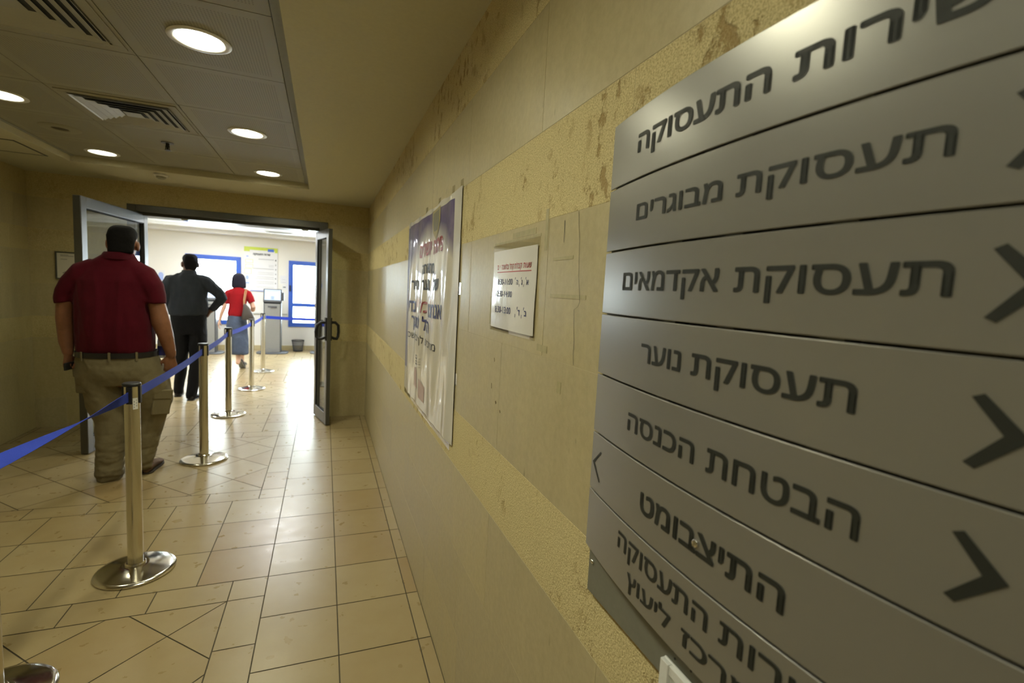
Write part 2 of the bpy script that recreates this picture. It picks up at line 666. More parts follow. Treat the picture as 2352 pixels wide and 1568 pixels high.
STONES = [M['mortar'], M['stone'], M['rough_stone'], M['cream']]
STONES2 = [M['mortar'], M['stone'], M['rough_stone_plain'], M['cream']]
wr = MB()
wr.box(WX+.0004, WX+.2, Y0, 5.919, 0, SOF+.15, 0)
courses(wr, lambda a, z, d: (WX-d, a, z), Y0, EY, JOINTS)
wall_right = struct(put(wr, 'wall_right', STONES))
# the hairline crack beside the directory
ck = MB()
cp = [(.848, 1.665), (.845, 1.64), (.838, 1.61), (.835, 1.57), (.832, 1.54), (.826, 1.515), (.821, 1.492), (.828, 1.482), (.842, 1.476), (.838, 1.44), (.833, 1.41), (.834, 1.39), (.83, 1.369)]
for (ya, za), (yb, zb) in zip(cp, cp[1:]):
    w = .00055
    ck.add([(WX-.0012, ya-w, za), (WX-.0012, ya+w, za), (WX-.0012, yb+w, zb), (WX-.0012, yb-w, zb)], [(0, 1, 2, 3)])
put(ck, 'crack', M['ink'], wall_right); ck = MB()
ck.add([(WX-.0012, .904, 1.655), (WX-.0012, .906, 1.655), (WX-.0012, .905, 1.61), (WX-.0012, .9035, 1.61)], [(0, 1, 2, 3)])
put(ck, 'crack', M['ink'], wall_right)

M['scuff'] = m_plain('brown_scuff', (.17, .125, .055), .6)
M['residue'] = m_plain('old_tape_residue', (.43, .375, .205), .5, .1, 60, .4)
for (y0, y1, z0, z1) in ((1.02, 1.34, 1.634, 1.640), (1.05, 1.20, 1.642, 1.656), (.985, 1.0, 1.60, 1.69), (.80, .955, 1.497, 1.505), (1.352, 1.362, 1.41, 1.49), (.955, 1.01, 1.375, 1.39), (.86, .95, 1.575, 1.582), (.878, .895, 1.30, 1.325)):
    rs = MB(); rs.box(WX-.0009, WX-.0004, y0, y1, z0, z1)
    put(rs, 'tape_residue', M['residue'], wall_right)
for pts in (((1.275, 1.195), (1.27, 1.188), (1.262, 1.193), (1.268, 1.199)), ((1.235, 1.178), (1.23, 1.172), (1.226, 1.176), (1.231, 1.181)), ((1.315, 1.24), (1.312, 1.225), (1.309, 1.226), (1.312, 1.241)), ((1.30, 1.315), (1.297, 1.305), (1.294, 1.307), (1.298, 1.317))):
    rs = MB(); rs.prism([(WX-.0008, y, z) for y, z in pts], (.0005, 0, 0))
    put(rs, 'scuff', M['scuff'], wall_right)

wl = MB()
wl.box(LX-.2, LX-.0004, Y0, 5.919, 0, SOF+.15, 0)
courses(wl, lambda a, z, d: (LX+d, a, z), Y0, EY, {2: .3, 4: .2, 6: .5, 1: .1, 0: .4, 3: .2, 5: .55, 7: .15, 8: .4})
struct(put(wl, 'wall_left', STONES2))

DX0, DX1, DZ = -1.782, .023, 2.165      # frame outline in the end wall
we = MB()
for (x0, x1, z0, z1) in ((LX, DX0, 0, SOF+.15), (DX1, WX+.0012, 0, SOF+.15), (DX0, DX1, DZ, SOF+.15)):
    we.box(x0, x1, EY+.0004, 5.92, z0, z1, 0)
for (x0, x1, z0, z1) in ((XL, DX0, 0, 2.62), (DX1, XR, 0, 2.62), (DX0, DX1, DZ, 2.62)):
    we.box(x0, x1, 5.9205, 6.05, z0, z1, 3)
courses(we, lambda a, z, d: (a, EY-d, z), LX, WX, {2: .1, 4: -.25, 6: .05, 1: -.2, 0: .12, 3: .2, 5: .1, 7: -.1, 8: .2}, [(DX0, DX1, DZ)])
struct(put(we, 'wall_end', STONES2))
wb = MB()
wb.box(LX-.2, WX+.2, Y0-.15, Y0, 0, SOF+.15, 0)
struct(put(wb, 'wall_rear', M['mortar']))

# ------------------------------------------------------------------ corridor ceiling with its recessed tray
TX0, TX1, TY1, TY0 = -1.927, -.148, 5.055, -1.0
ce = MB()
for (x0, x1, y0, y1) in ((LX-.1, TX0, Y0, 5.95), (TX1, WX+.1, Y0, 5.95), (TX0, TX1, TY1, 5.95), (TX0, TX1, Y0, TY0)):
    ce.box(x0, x1, y0, y1, SOF, SOF+.12, 0)
ce.box(TX0-.02, TX1+.02, TY0-.02, TY1+.02, TRAY+.10, TRAY+.14, 1)
for (x0, x1, y0, y1) in ((TX0-.03, TX0, TY0, TY1), (TX1, TX1+.03, TY0, TY1), (TX0, TX1, TY1, TY1+.03), (TX0, TX1, TY0-.03, TY0)):
    ce.box(x0, x1, y0, y1, SOF+.12, TRAY+.12, 1)
ceiling = struct(put(ce, 'ceiling', [M['plaster'], M['dark_gap']]))
DL = [(-.470, 2.325, 'large lit round downlight nearest the camera, in the tray above the corridor'),
      (-.470, 3.590, 'lit round downlight second from the camera along the right side of the tray'),
      (-.470, 4.793, 'small lit round downlight at the far right corner of the tray above the door'),
      (-1.625, 4.794, 'lit round downlight at the far left corner of the tray'),
      (-1.640, 3.555, 'lit round downlight at the left edge of the photo, beyond the near vent')]
DLX = [(-.47, 1.11), (-.47, -.1)]
HOLE = .0865
cp_ = MB()
for i in range(3):
    for j in range(10):
        x0, y1 = -1.9+i*.571, 5.046-j*.608
        x1, y0 = x0+.571, y1-.608
        if y0 < TY0: y0 = TY0
        g = .0022
        x0 += g; x1 -= g; y0 += g; y1 -= g
        here = [(d[0], d[1]) for d in DL+DLX if x0 < d[0] < x1 and y0 < d[1] < y1]
        if not here:
            cp_.box(x0, x1, y0, y1, TRAY, TRAY+.012)
            continue
        hx, hy = here[0]; n = 48; V = []
        for q in range(n):                               # panel with a round cut-out for the lamp
            t = 2*math.pi*q/n+math.pi/4
            c, s_ = math.cos(t), math.sin(t)
            kx = (x1-hx)/c if c > 1e-9 else (x0-hx)/c if c < -1e-9 else 1e9
            ky = (y1-hy)/s_ if s_ > 1e-9 else (y0-hy)/s_ if s_ < -1e-9 else 1e9
            kk = min(kx, ky)
            V += [(hx+HOLE*c, hy+HOLE*s_, TRAY), (hx+kk*c, hy+kk*s_, TRAY), (hx+HOLE*c, hy+HOLE*s_, TRAY+.012), (hx+kk*c, hy+kk*s_, TRAY+.012)]
        F = []
        for q in range(n):
            a, b = q*4, ((q+1) % n)*4
            F += [(a, b, b+1, a+1), (a+2, a+3, b+3, b+2), (a, a+2, b+2, b), (a+1, b+1, b+3, a+3)]
        for (cx, cy) in ((x0, y0), (x1, y0), (x1, y1), (x0, y1)):        # corners between two rim points
            best = sorted(range(n), key=lambda q: (V[q*4+1][0]-cx)**2+(V[q*4+1][1]-cy)**2)[:2]
            p, q = V[best[0]*4+1], V[best[1]*4+1]
            k = len(V); V += [(cx, cy, TRAY)]
            F.append((k, best[0]*4+1, best[1]*4+1))
        cp_.add(V, F)
put(cp_, 'ceiling_panel', M['perf'], ceiling)
tr = MB()
tr.box(-.185, TX1, TY0, TY1, TRAY-.004, TRAY+.011)
tr.box(TX0, -1.902, TY0, TY1, TRAY-.004, TRAY+.011)
put(tr, 'edge_profile', M['tray_edge'], ceiling)
tr = MB()
tr.box(TX1-.003, TX1+.001, TY0, TY1, SOF-.002, TRAY)
put(tr, 'shadow_line', M['tray_edge'], ceiling)

# access hatch in the lower soffit by the left wall
hb = MB()
hx0, hx1, hy0, hy1 = -2.46, -2.02, 4.5, 4.95
for (a, b, c, d) in ((hx0, hx1, hy0, hy0+.012), (hx0, hx1, hy1-.012, hy1), (hx0, hx0+.012, hy0, hy1), (hx1-.012, hx1, hy0, hy1)):
    hb.box(a, b, c, d, SOF-.003, SOF-.0002)
ah = tag(put(hb, 'access_hatch', M['frame_grey'], None, None, (hx0, hy0, SOF)), 'square access hatch in the plaster soffit near the left wall', 'hatch')
hb = MB(); hb.box(hx0+.016, hx1-.016, hy0+.016, hy1-.016, SOF-.002, SOF-.0002)
put(hb, 'hatch_panel', M['plaster'], ah)

# ------------------------------------------------------------------ office beyond the door
FY = 11.75
WIN = [(-2.659, -1.658, .54, 1.965), (-.738, .263, .52, 1.963), (1.19, 2.19, .52, 1.963)]
wf = MB()
xs = [XL, WIN[0][0], WIN[0][1], WIN[1][0], WIN[1][1], WIN[2][0], WIN[2][1], XR]
for i in (0, 2, 4, 6):
    wf.box(xs[i], xs[i+1], FY, FY+.2, 0, 2.62)
for x0, x1, z0, z1 in WIN:
    wf.box(x0, x1, FY, FY+.2, 0, z0); wf.box(x0, x1, FY, FY+.2, z1, 2.62)
struct(put(wf, 'wall_far', M['cream']))
w = MB(); w.box(XL-.15, XL, 5.92, FY+.2, 0, 2.62); struct(put(w, 'wall_office_left', M['cream']))
w = MB(); w.box(XR, XR+.15, 5.92, FY+.2, 0, 2.62); struct(put(w, 'wall_office_right', M['cream']))
OC = 2.46
w = MB()
w.box(XL, XR, 6.05, FY, OC, OC+.14, 0)
w.box(XL, XR, FY-.42, FY, 2.40, OC, 0)
for k in range(9):
    y = 6.35+.61*k
    if y < FY-.45: w.box(XL, XR, y-.012, y+.012, OC-.006, OC, 1)
for k in range(15):
    x = -4.7+.61*k
    w.box(x-.012, x+.012, 6.05, FY-.42, OC-.0061, OC, 1)
struct(put(w, 'ceiling_office', [M['white_ceil'], M['ring']]))
bb = MB()
for x0, x1 in ((XL, XR),):
    bb.box(x0, x1, FY-.012, FY, 0, .10)
struct(put(bb, 'baseboard_far', M['stone']))
bb = MB(); bb.box(-1.6, -.76, FY-.02, FY, .775, .80)
struct(put(bb, 'trim_3', M['alu_trim']))

for wi, (x0, x1, z0, z1) in enumerate(WIN):
    f = .092
    fr = MB()
    ya, yb = FY-.03, FY+.06
    fr.box(x0, x1, ya, yb, z1-f, z1); fr.box(x0, x1, ya, yb, z0, z0+f)
    fr.box(x0, x0+f, ya, yb, z0+f, z1-f); fr.box(x1-f, x1, ya, yb, z0+f, z1-f)
    fr.box(x0+f, x1-f, ya, yb, .964, 1.047)
    wo = struct(put(fr, 'window_%d' % (wi+1), M['blue_frame'], None, None, (x0, FY, z0), .004))
    gl = MB(); gl.box(x0+f-.005, x1-f+.005, FY+.02, FY+.026, z0+f-.005, .97)
    gl.box(x0+f-.005, x1-f+.005, FY+.02, FY+.026, 1.04, z1-f+.005)
    put(gl, 'pane', M['glass'], wo)
    hd = MB(); hd.box(x0+.02, x0+.045, ya-.03, ya, 1.40, 1.43); hd.box(x0+.02, x0+.045, ya-.045, ya-.025, 1.30, 1.43)
    put(hd, 'window_handle', M['black'], wo)

# ------------------------------------------------------------------ door frame and the two glazed leaves
dfm = MB()
dfm.box(DX0, DX0+.07, EY-.02, 6.07, 0, DZ)
dfm.box(DX1-.085, DX1, EY-.02, 6.07, 0, DZ)
dfm.box(DX0+.07, DX1-.085, EY-.02, 6.07, 2.10, DZ)
dfm.box(DX0+.07, DX1-.085, 5.84, 6.07, 2.072, 2.10)
trim1 = struct(put(dfm, 'trim_1', M['frame_grey'], None, None, None, .004))
for x0 in (-1.36, -.24):
    kp = MB(); kp.box(x0, x0+.06, 5.86, 5.92, 2.06, 2.0719)
    put(kp, 'keeper', M['chrome'], trim1)


def leaf(name, P0, P1, th, top, handle_side):
    """glazed door leaf standing open: P0 = free edge, P1 = hinge edge"""
    A, B = Vector((*P0, 0)), Vector((*P1, 0))
    L = (B-A).length; d = (B-A)/L; n = Vector((-d.y, d.x, 0)); z = Vector((0, 0, 1))
    def bx(mb, u0, u1, z0, z1, t0, t1):
        c = A+d*(u0+u1)/2+n*(t0+t1)/2+z*(z0+z1)/2
        mb.obox(c, d, n, z, (u1-u0)/2, (t1-t0)/2, (z1-z0)/2)
    h = th/2; st = .075
    fr = MB()
    bx(fr, 0, st, .008, top, -h, h); bx(fr, L-st, L, .008, top, -h, h)
    bx(fr, st, L-st, top-.085, top, -h, h); bx(fr, st, L-st, .008, .13, -h, h)
    o = struct(put(fr, name, M['leaf_grey'], None, None, (A.x, A.y, 0), .003))
    gk = MB()
    for t0, t1 in ((-h+.006, -h+.014), (h-.014, h-.006)):
        bx(gk, st, st+.008, .13, top-.085, t0, t1); bx(gk, L-st-.008, L-st, .13, top-.085, t0, t1)
        bx(gk, st+.008, L-st-.008, .13, .138, t0, t1); bx(gk, st+.008, L-st-.008, top-.093, top-.085, t0, t1)
    put(gk, 'gasket', M['black_soft'], o)
    pn = MB(); bx(pn, st-.01, L-st+.01, .12, top-.075, -.004, .004)
    put(pn, 'pane', M['door_glass'], o)
    ed = MB(); bx(ed, -.003, .0005, .01, top-.002, -h+.004, h-.004)
    for zz in (1.05, 1.16):
        bx(ed, -.006, -.002, zz-.03, zz+.03, -.008, .008)
    put(ed, 'edge_strip', M['frame_grey'], o)
    for sgn in (1, -1):
        hm = MB()
        p = lambda u, t, zz: A+d*u+n*(sgn*(h+t))+z*zz
        hm.obox(A+d*(st*.5)+n*sgn*(h+.006)+z*1.03, d, n, z, .027, .006, .120)
        pts = [p(st*.5, .0, 1.10), p(st*.5, .05, 1.10), p(st*.6, .085, 1.07), p(st*.9, .095, 1.0), p(st*.9, .09, .95), p(st*.6, .07, .925), p(st*.5, .04, .93), p(st*.5, .0, .95)]
        hm.limb([(*q, .017, .015) for q in pts], side=tuple(z.cross(n)+z*.1), seg=12)
        put(hm, 'handle', M['black'], o, 40)
    return o


leaf('door_1', (-1.815, 4.846), (-1.690, 5.95), .055, 2.085, 1)
leaf('door_2', (.048, 5.403), (-.082, 5.93), .042, 2.066, -1)

# ------------------------------------------------------------------ ceiling fittings
def downlight():
    t = thing('downlight', 'x', 'ceiling light', (0, 0, TRAY))
    b = MB()
    b.lathe([(.085, -.0004), (.110, -.0004), (.110, -.003), (.103, -.006), (.090, -.006), (.085, -.003), (.085, -.0004)], (0, 0, TRAY), 48, close=False)
    put(b, 'rim', M['ring'], t, 40)
    b = MB()
    b.lathe([(.0846, -.0025), (.082, .03), (.081, .0525), (.084, .0525), (.0856, .012), (.0856, -.0025), (.0846, -.0025)], (0, 0, TRAY), 48, close=False)
    put(b, 'reflector', M['can'], t, 40)
    b = MB()
    b.lathe([(.0805, .046), (.0805, .028), (.06, .0255), (.03, .0245), (.001, .024)], (0, 0, TRAY), 40)
    put(b, 'lens', M['lens'], t, 40)
    return t


# the prototype is built at the origin of the tray plane and then moved and copied
proto = None
for i, (x, y, lab) in enumerate(DL+[(x, y, 'lit round downlight of the tray behind the camera') for x, y in DLX]):
    if proto is None:
        proto = downlight(); o = proto; o.location = (x, y, TRAY)
    else:
        o = copy_tree(proto, None, (x, y, TRAY))
    if x < -1:                                           # the lamps along the left are dimmer
        for ch in o.children:
            if ch.name.startswith('lens'):
                ch.data = ch.data.copy(); ch.data.materials.clear(); ch.data.materials.append(M['dim_lens'])
    o['label'] = lab; o['group'] = 'downlights in the recessed tray'

b = MB()
b.lathe([(.0, -.001), (.0, -.004), (.045, -.004), (.05, -.009), (.098, -.009), (.108, -.004), (.11, -.0004), (.0, -.0004)][::-1], (-1.628, 4.151, TRAY), 44, close=False)
sp = tag(put(b, 'ceiling_speaker', M['vent_paint'], None, 30, (-1.628, 4.151, TRAY)), 'round unlit flush ceiling speaker left of the square vent', 'speaker')
b = MB(); b.lathe([(.001, -.0052), (.044, -.0052), (.044, -.0041), (.001, -.0041)], (-1.628, 4.151, TRAY), 36)
put(b, 'grille', M['grout'], sp, 30)


def vent():
    """four-way louvred diffuser, 0.5 m square"""
    t = thing('air_vent', 'x', 'air vent', (0, 0, TRAY))
    fr = MB(); H = .265
    def sq(mb, h0, h1, z0, z1):
        """square ring sloping from half-size h0 at z0 to h1 at z1, 2 mm thick"""
        V = []
        for h, z in ((h0, z0), (h1, z1), (h1+.002, z1), (h0+.002, z0)):
            V += [(-h, -h, TRAY+z), (h, -h, TRAY+z), (h, h, TRAY+z), (-h, h, TRAY+z)]
        F = []
        for i in range(4):
            j = (i+1) % 4
            for k in range(4):
                l = (k+1) % 4
                F.append((i*4+k, i*4+l, j*4+l, j*4+k))
        mb.add(V, F)
    for x0, x1, y0, y1 in ((-H, H, -H, -.225), (-H, H, .225, H), (-H, -.225, -.225, .225), (.225, H, -.225, .225)):
        fr.box(x0, x1, y0, y1, TRAY-.005, TRAY-.0004)
    put(fr, 'flange', M['vent_paint'], t, None, None, .0015)
    sl = MB(); sq(sl, .222, .21, -.012, -.001)
    put(sl, 'rim', M['alu_trim'], t)
    bk = MB(); bk.box(-.214, .214, -.214, .214, TRAY-.0012, TRAY-.0004)
    put(bk, 'duct_opening', M['dark_gap'], t)
    for h in (.178, .138, .098, .058):
        q = MB(); sq(q, h+.028, h, -.012, -.002)
        put(q, 'louvre', M['alu_trim'], t)
    c = MB(); c.box(-.042, .042, -.042, .042, TRAY-.011, TRAY-.009)
    put(c, 'louvre', M['alu_trim'], t)
    return t


v0 = vent()
v0.location = (-1.041, 3.526, TRAY)
v0['label'] = 'square louvred ceiling vent in the middle of the tray, seen whole'; v0['group'] = 'square air vents'
v1 = copy_tree(v0, None, (-1.041, 2.310, TRAY))
v1['label'] = 'square louvred ceiling vent at the top left corner of the photo, nearest the camera'; v1['group'] = 'square air vents'

t = thing('fire_sprinkler', 'dark pendant fire sprinkler hanging from the ceiling panel beside the vent', 'sprinkler', (-1.039, 4.158, TRAY))
b = MB(); b.lathe([(.001, -.005), (.036, -.005), (.04, -.0005), (.001, -.0005)], (-1.039, 4.158, TRAY), 30)
put(b, 'escutcheon', M['frame_grey'], t, 35)
b = MB(); b.lathe([(.011, -.0051), (.011, -.02), (.008, -.03), (.006, -.045), (.001, -.046)], (-1.039, 4.158, TRAY), 20)
b.lathe([(.001, -.052), (.02, -.052), (.02, -.05), (.001, -.05)], (-1.039, 4.158, TRAY), 20)
b.box(-1.052, -1.048, 4.156, 4.160, TRAY-.051, TRAY-.02); b.box(-1.030, -1.026, 4.156, 4.160, TRAY-.051, TRAY-.02)
put(b, 'sprinkler_head', M['black'], t, 35)

t = thing('smoke_detector', 'cream smoke detector under the soffit above the door', 'smoke detector', (-1.34, 5.165, SOF))
b = MB(); b.lathe([(.001, -.022), (.05, -.022), (.055, -.016), (.055, -.0005), (.001, -.0005)], (-1.34, 5.165, SOF), 36)
put(b, 'base', M['ring'], t, 35)
b = MB(); b.lathe([(.001, -.044), (.022, -.044), (.034, -.036), (.038, -.0225), (.001, -.0225)], (-1.34, 5.165, SOF), 36)
put(b, 'sensor_cap', M['vent_paint'], t, 35)

# office ceiling
for i, (x, y, lab) in enumerate(((-1.95, 10.15, 'bright fluorescent ceiling panel of the office seen over the door, by the info board'),
                                 (-3.2, 8.0, 'bright fluorescent ceiling panel over the left half of the office, hidden by the header'),
                                 (-.55, 8.0, 'bright fluorescent ceiling panel over the middle of the office, hidden by the header'),
                                 (1.9, 8.6, 'bright fluorescent ceiling panel over the right half of the office, beyond the right door leaf'))):
    if i == 0:
        t = thing('fluorescent_panel', lab, 'ceiling light', (x, y, OC), 'office ceiling lights')
        b = MB()
        b.box(x-.3, x+.3, y-.6, y-.58, OC-.012, OC-.0065); b.box(x-.3, x+.3, y+.58, y+.6, OC-.012, OC-.0065)
        b.box(x-.3, x-.28, y-.58, y+.58, OC-.012, OC-.0065); b.box(x+.28, x+.3, y-.58, y+.58, OC-.012, OC-.0065)
        for k in range(5):
            b.box(x-.28, x+.28, y-.4+k*.2-.006, y-.4+k*.2+.006, OC-.012, OC-.0075)
        put(b, 'louvre_frame', M['ring'], t)
        b = MB(); b.box(x-.28, x+.28, y-.58, y+.58, OC-.0074, OC-.0065)
        put(b, 'diffuser', M['panel_light'], t)
        fp = t
    else:
        o = copy_tree(fp, None, (x, y, OC)); o['label'] = lab; o['group'] = 'office ceiling lights'
t = thing('slot_vent', 'narrow grey slot vent in the office ceiling near the info board', 'air vent', (-.86, 10.75, OC))
b = MB(); b.box(-1.1, -.62, 10.70, 10.80, OC-.012, OC-.0065)
put(b, 'flange', M['ring'], t)
b = MB(); b.box(-1.08, -.64, 10.715, 10.785, OC-.0135, OC-.0125)
put(b, 'slot', M['frame_grey'], t)

# ------------------------------------------------------------------ the directory sign on the right wall
SY = .41
def SX(y):
    return .412+.30*(y-SY)**2
SG = thing('directory_sign', 'large grey metal wall directory of seven curved lettered slats, filling the right of the photo', 'sign', (WX, .41, .985))
PY0, PY1 = .105, .716
b = MB(); b.box(.4445, WX-.0015, .113, .708, .985, 1.779)
put(b, 'backing_plate', M['sign_plate'], SG, None, None, .0012)
b = MB()
for y in (.30, .42, .52):
    b.box(SX(y)+.006, .4445, y-.012, y+.012, 1.1, 1.775)
put(b, 'mounting_rail', M['sign_plate'], SG)
LEV = [(1.6795, 1.78), (1.5785, 1.6765), (1.477, 1.5755), (1.3755, 1.474), (1.2745, 1.3725), (1.173, 1.2715), (1.0675, 1.170)]
P7 = []
for i, (z0, z1) in enumerate(LEV):
    b = MB(); n = 40; T = .004
    R = []
    for k in range(n+1):
        y = PY1+(PY0-PY1)*k/n
        x = SX(y)
        R.append([(x, y, z0), (x, y, z1), (x+T, y, z1), (x+T, y, z0)])
    b.rings(R)
    p = put(b, 'sign_slat', M['sign_metal'], SG, 50, None, .0007)
    P7.append(p)


def sgn_fn(y, z):
    return (SX(y)-.0007, y, z)


def sgn_text(i, lines, bold=.018):
    for (s, y0, y1, base, hgt) in lines:
        b = MB()
        write(b, heb(s), y0, y1, base, hgt, sgn_fn, bold)
        put(b, 'lettering', M['ink'], P7[i])


sgn_text(0, [('התעסוקה', .6265, .3850, 1.7150, .0272), ('שירות', .361, .206, 1.7145, .0272)], .028)
sgn_text(1, [('מבוגרים', .6155, .4365, 1.6165, .0235), ('תעסוקת', .4170, .2250, 1.6165, .0235)])
sgn_text(2, [('אקדמאים', .6420, .4290, 1.5147, .0268), ('תעסוקת', .4075, .2155, 1.5147, .0268)])
sgn_text(3, [('נוער', .5715, .4810, 1.4145, .0262), ('תעסוקת', .4620, .2690, 1.4145, .0270)])
sgn_text(4, [('הכנסה', .5930, .4428, 1.3095, .0265), ('הבטחת', .4228, .2548, 1.3090, .0285)])
sgn_text(5, [('התיצבומט', .5430, .3100, 1.2065, .0290)], .026)
sgn_text(6, [('התעסוקה', .5950, .3980, 1.1270, .0255), ('שירות', .3810, .2500, 1.1300, .0255), ('ליעוץ', .5610, .4580, 1.0850, .0215), ('מרכז', .4375, .3300, 1.0860, .0215)])


def chevron(i, zc, yt, ye, hh, st, end):
    """arrow head of two strokes: tip at yt, ends at ye"""
    b = MB()
    s = 1 if ye > yt else -1
    for q in (1, -1):
        P = [(yt, zc), (yt+s*st*1.25, zc), (ye, zc+q*(hh-st*end)), (ye-s*st*.62, zc+q*hh)]
        b.add([sgn_fn(y, z) for y, z in P], [(0, 1, 2, 3)])
    put(b, 'arrow', M['ink'], P7[i])


for i, zc in ((1, 1.6265), (2, 1.5248), (3, 1.4225), (4, 1.3235)):
    chevron(i, zc, .1640, .1968, .0268, .0110, .30)
chevron(5, 1.2205, .7085, .6735, .0265, .0062, .25)
b = MB(); b.ball((SX(.427)-.0015, .427, 1.220), (.0025, .005, .005), 16, 8)
b.obox((SX(.427)-.004, .427, 1.220), (1, 0, 0), (0, 1, 0), (0, 0, 1), .0008, .0008, .003)
put(b, 'screw', M['chrome'], P7[5], 40)
for y in (.695, .125):
    b = MB(); b.ball((.4435, y, 1.043), (.003, .0042, .0042), 14, 8)
    put(b, 'screw', M['chrome'], SG, 40)
b = MB()
b.box(.4365, .4443, .36, .495, 1.004, 1.018); b.box(.4365, .4443, .36, .495, .972, .986); b.box(.4410, .4443, .36, .495, .968, 1.020)
b.box(.4345, .4443, .479, .495, .970, 1.019); b.lathe([(.001, 0), (.004, 0), (.004, .003), (.001, .003)], (.4385, .470, .9935), 12)
put(b, 'slat_bracket', M['white_plastic'], SG, None, None, .001)
for y, z in ((.482, 1.036), (.478, 1.027), (.465, 1.040), (.448, 1.033), (.425, 1.042)):
    b = MB()
    b.rings([[(x, y+.0017*math.cos(a*math.pi/6), z+.0017*math.sin(a*math.pi/6)) for a in range(12)] for x in (.4443, .4438)])
    put(b, 'fixing_hole', M['black'], SG)

# ------------------------------------------------------------------ laminated office-hours notice
def m_lam(name, c, rough=.12):
    m = mat(name, c, .5, 0, .5)
    m.node_tree.nodes['Principled BSDF'].inputs['Coat Weight'].default_value = 1
    m.node_tree.nodes['Principled BSDF'].inputs['Coat Roughness'].default_value = rough
    t = NT(m)
    n = t.noise(t.coord((1, 1, .7)), 14, 3, .5)
    bp = t.new('ShaderNodeBump'); bp.inputs['Strength'].default_value = .25; bp.inputs['Distance'].default_value = .004
    t.link(n, bp.inputs['Height']); t.link(bp.outputs['Normal'], t.p.inputs['Coat Normal'])
    return m


M['paper'] = m_lam('laminated_paper', (.74, .71, .64))
M['red_ink'] = mat('red_ink', (.48, .035, .03), .4)
M['brick_ink'] = mat('brick_red_ink', (.27, .025, .012), .4)
M['navy_ink'] = mat('navy_ink', (.02, .022, .11), .4)
M['black_ink'] = mat('black_ink', (.03, .03, .035), .5)
M['clear_film'] = m_glass('clear_plastic_film', (.985, .98, .96))

NO = thing('notice_sheet', 'white laminated sheet of opening hours with a red underlined heading, taped beside the directory', 'notice', (WX, 1.18, 1.40))
NX = WX-.004
b = MB()
nn = 12; R = []
def note_x(y, z):
    return NX-.0022*math.sin((y-1.03)/.305*math.pi)-.0008*math.sin((z-1.4)*30)
for i in range(nn+1):
    for j in range(nn+1):
        y = 1.028+.307*i/nn; z = 1.405+.2105*j/nn
        R.append((note_x(y, z), y, z))
F = [(i*(nn+1)+j, i*(nn+1)+j+1, (i+1)*(nn+1)+j+1, (i+1)*(nn+1)+j) for i in range(nn) for j in range(nn)]
k0 = len(R)
b.add(R, F); b.add([(x+.001, y, z) for x, y, z in R], [f[::-1] for f in F])
put(b, 'sheet', M['paper'], NO, 60)
nf = lambda y, z: (note_x(y, z)-.0006, y, z)
b = MB()
for s, y0, y1 in (('שעות', 1.105, 1.057), ('קבלת', 1.162, 1.115), ('קהל', 1.198, 1.168), ('בלשכה', 1.262, 1.207), ('י-ם', 1.297, 1.274)):
    write(b, heb(s), max(y0, y1), min(y0, y1), 1.5645, .0125, nf, .012)
for k in range(12):
    ya, yb = 1.298-.0201*k, 1.298-.0201*(k+1)
    b.add([nf(ya, 1.5565), nf(yb, 1.5565), nf(yb, 1.5585), nf(ya, 1.5585)], [(0, 1, 2, 3)])
put(b, 'heading', M['red_ink'], NO)
b = MB()
DH = .73
def num(s, y0, y1, z, h=.0165):
    write(b, s, y0, y1, z, h, nf, .013, ref=DH)
num('8:30-11:00', 1.288, 1.172, 1.5235)
write(b, heb('ה')+'', 1.145, 1.134, 1.5235, .012, nf, .02); write(b, heb('ג'), 1.112, 1.106, 1.5235, .012, nf, .02); write(b, heb('א'), 1.082, 1.069, 1.5235, .012, nf, .02)
for y in (1.155, 1.117, 1.088):
    b.add([nf(y, 1.5365), nf(y-.002, 1.5365), nf(y-.001, 1.542), nf(y-.004, 1.542)], [(0, 1, 3, 2)])
for y in (1.127, 1.098):
    b.add([nf(y, 1.519), nf(y-.002, 1.519), nf(y-.0025, 1.5255), nf(y-.0005, 1.5255)], [(0, 1, 2, 3)])
put(b, 'opening_hours', M['navy_ink'], NO); b = MB()
num('12:30-14:00', 1.298, 1.171, 1.4915)
put(b, 'opening_hours', M['navy_ink'], NO); b = MB()
num('8:30-13:00', 1.298, 1.173, 1.4475, .0185)
put(b, 'opening_hours', M['navy_ink'], NO); b = MB()
write(b, heb('ד'), 1.123, 1.110, 1.4480, .0135, nf, .03); write(b, heb('ב'), 1.083, 1.069, 1.4480, .0135, nf, .03)
for y in (1.130, 1.089):
    b.add([nf(y, 1.462), nf(y-.0025, 1.462), nf(y-.0015, 1.469), nf(y-.005, 1.469)], [(0, 1, 3, 2)])
for y in (1.142, 1.100):
    b.add([nf(y, 1.442), nf(y-.0025, 1.442), nf(y-.003, 1.4505), nf(y-.0005, 1.4505)], [(0, 1, 2, 3)])
put(b, 'opening_hours', M['navy_ink'], NO)
for z0, z1 in ((1.612, 1.632), (1.395, 1.406)):
    b = MB(); b.box(NX-.0002, WX-.0015, 1.02, 1.342, z0, z1)
    put(b, 'clear_tape', M['clear_film'], NO)

# ------------------------------------------------------------------ the tall laminated poster
PO = thing('poster', 'tall glossy rippled poster with a purple top and crest on the right wall', 'poster', (WX, 2.3, .93))
QY0, QY1, QZ0, QZ1 = 1.720, 2.885, .925, 1.862


def pz(y, z):
    """top edge sags between the tapes"""
    w = (z-QZ0)/(QZ1-QZ0)
    return z-(.012*(1-math.cos((y-QY0)/.27*2*math.pi))*.5+.012*math.sin((y-QY0)*2.4))*w*w+.012*w


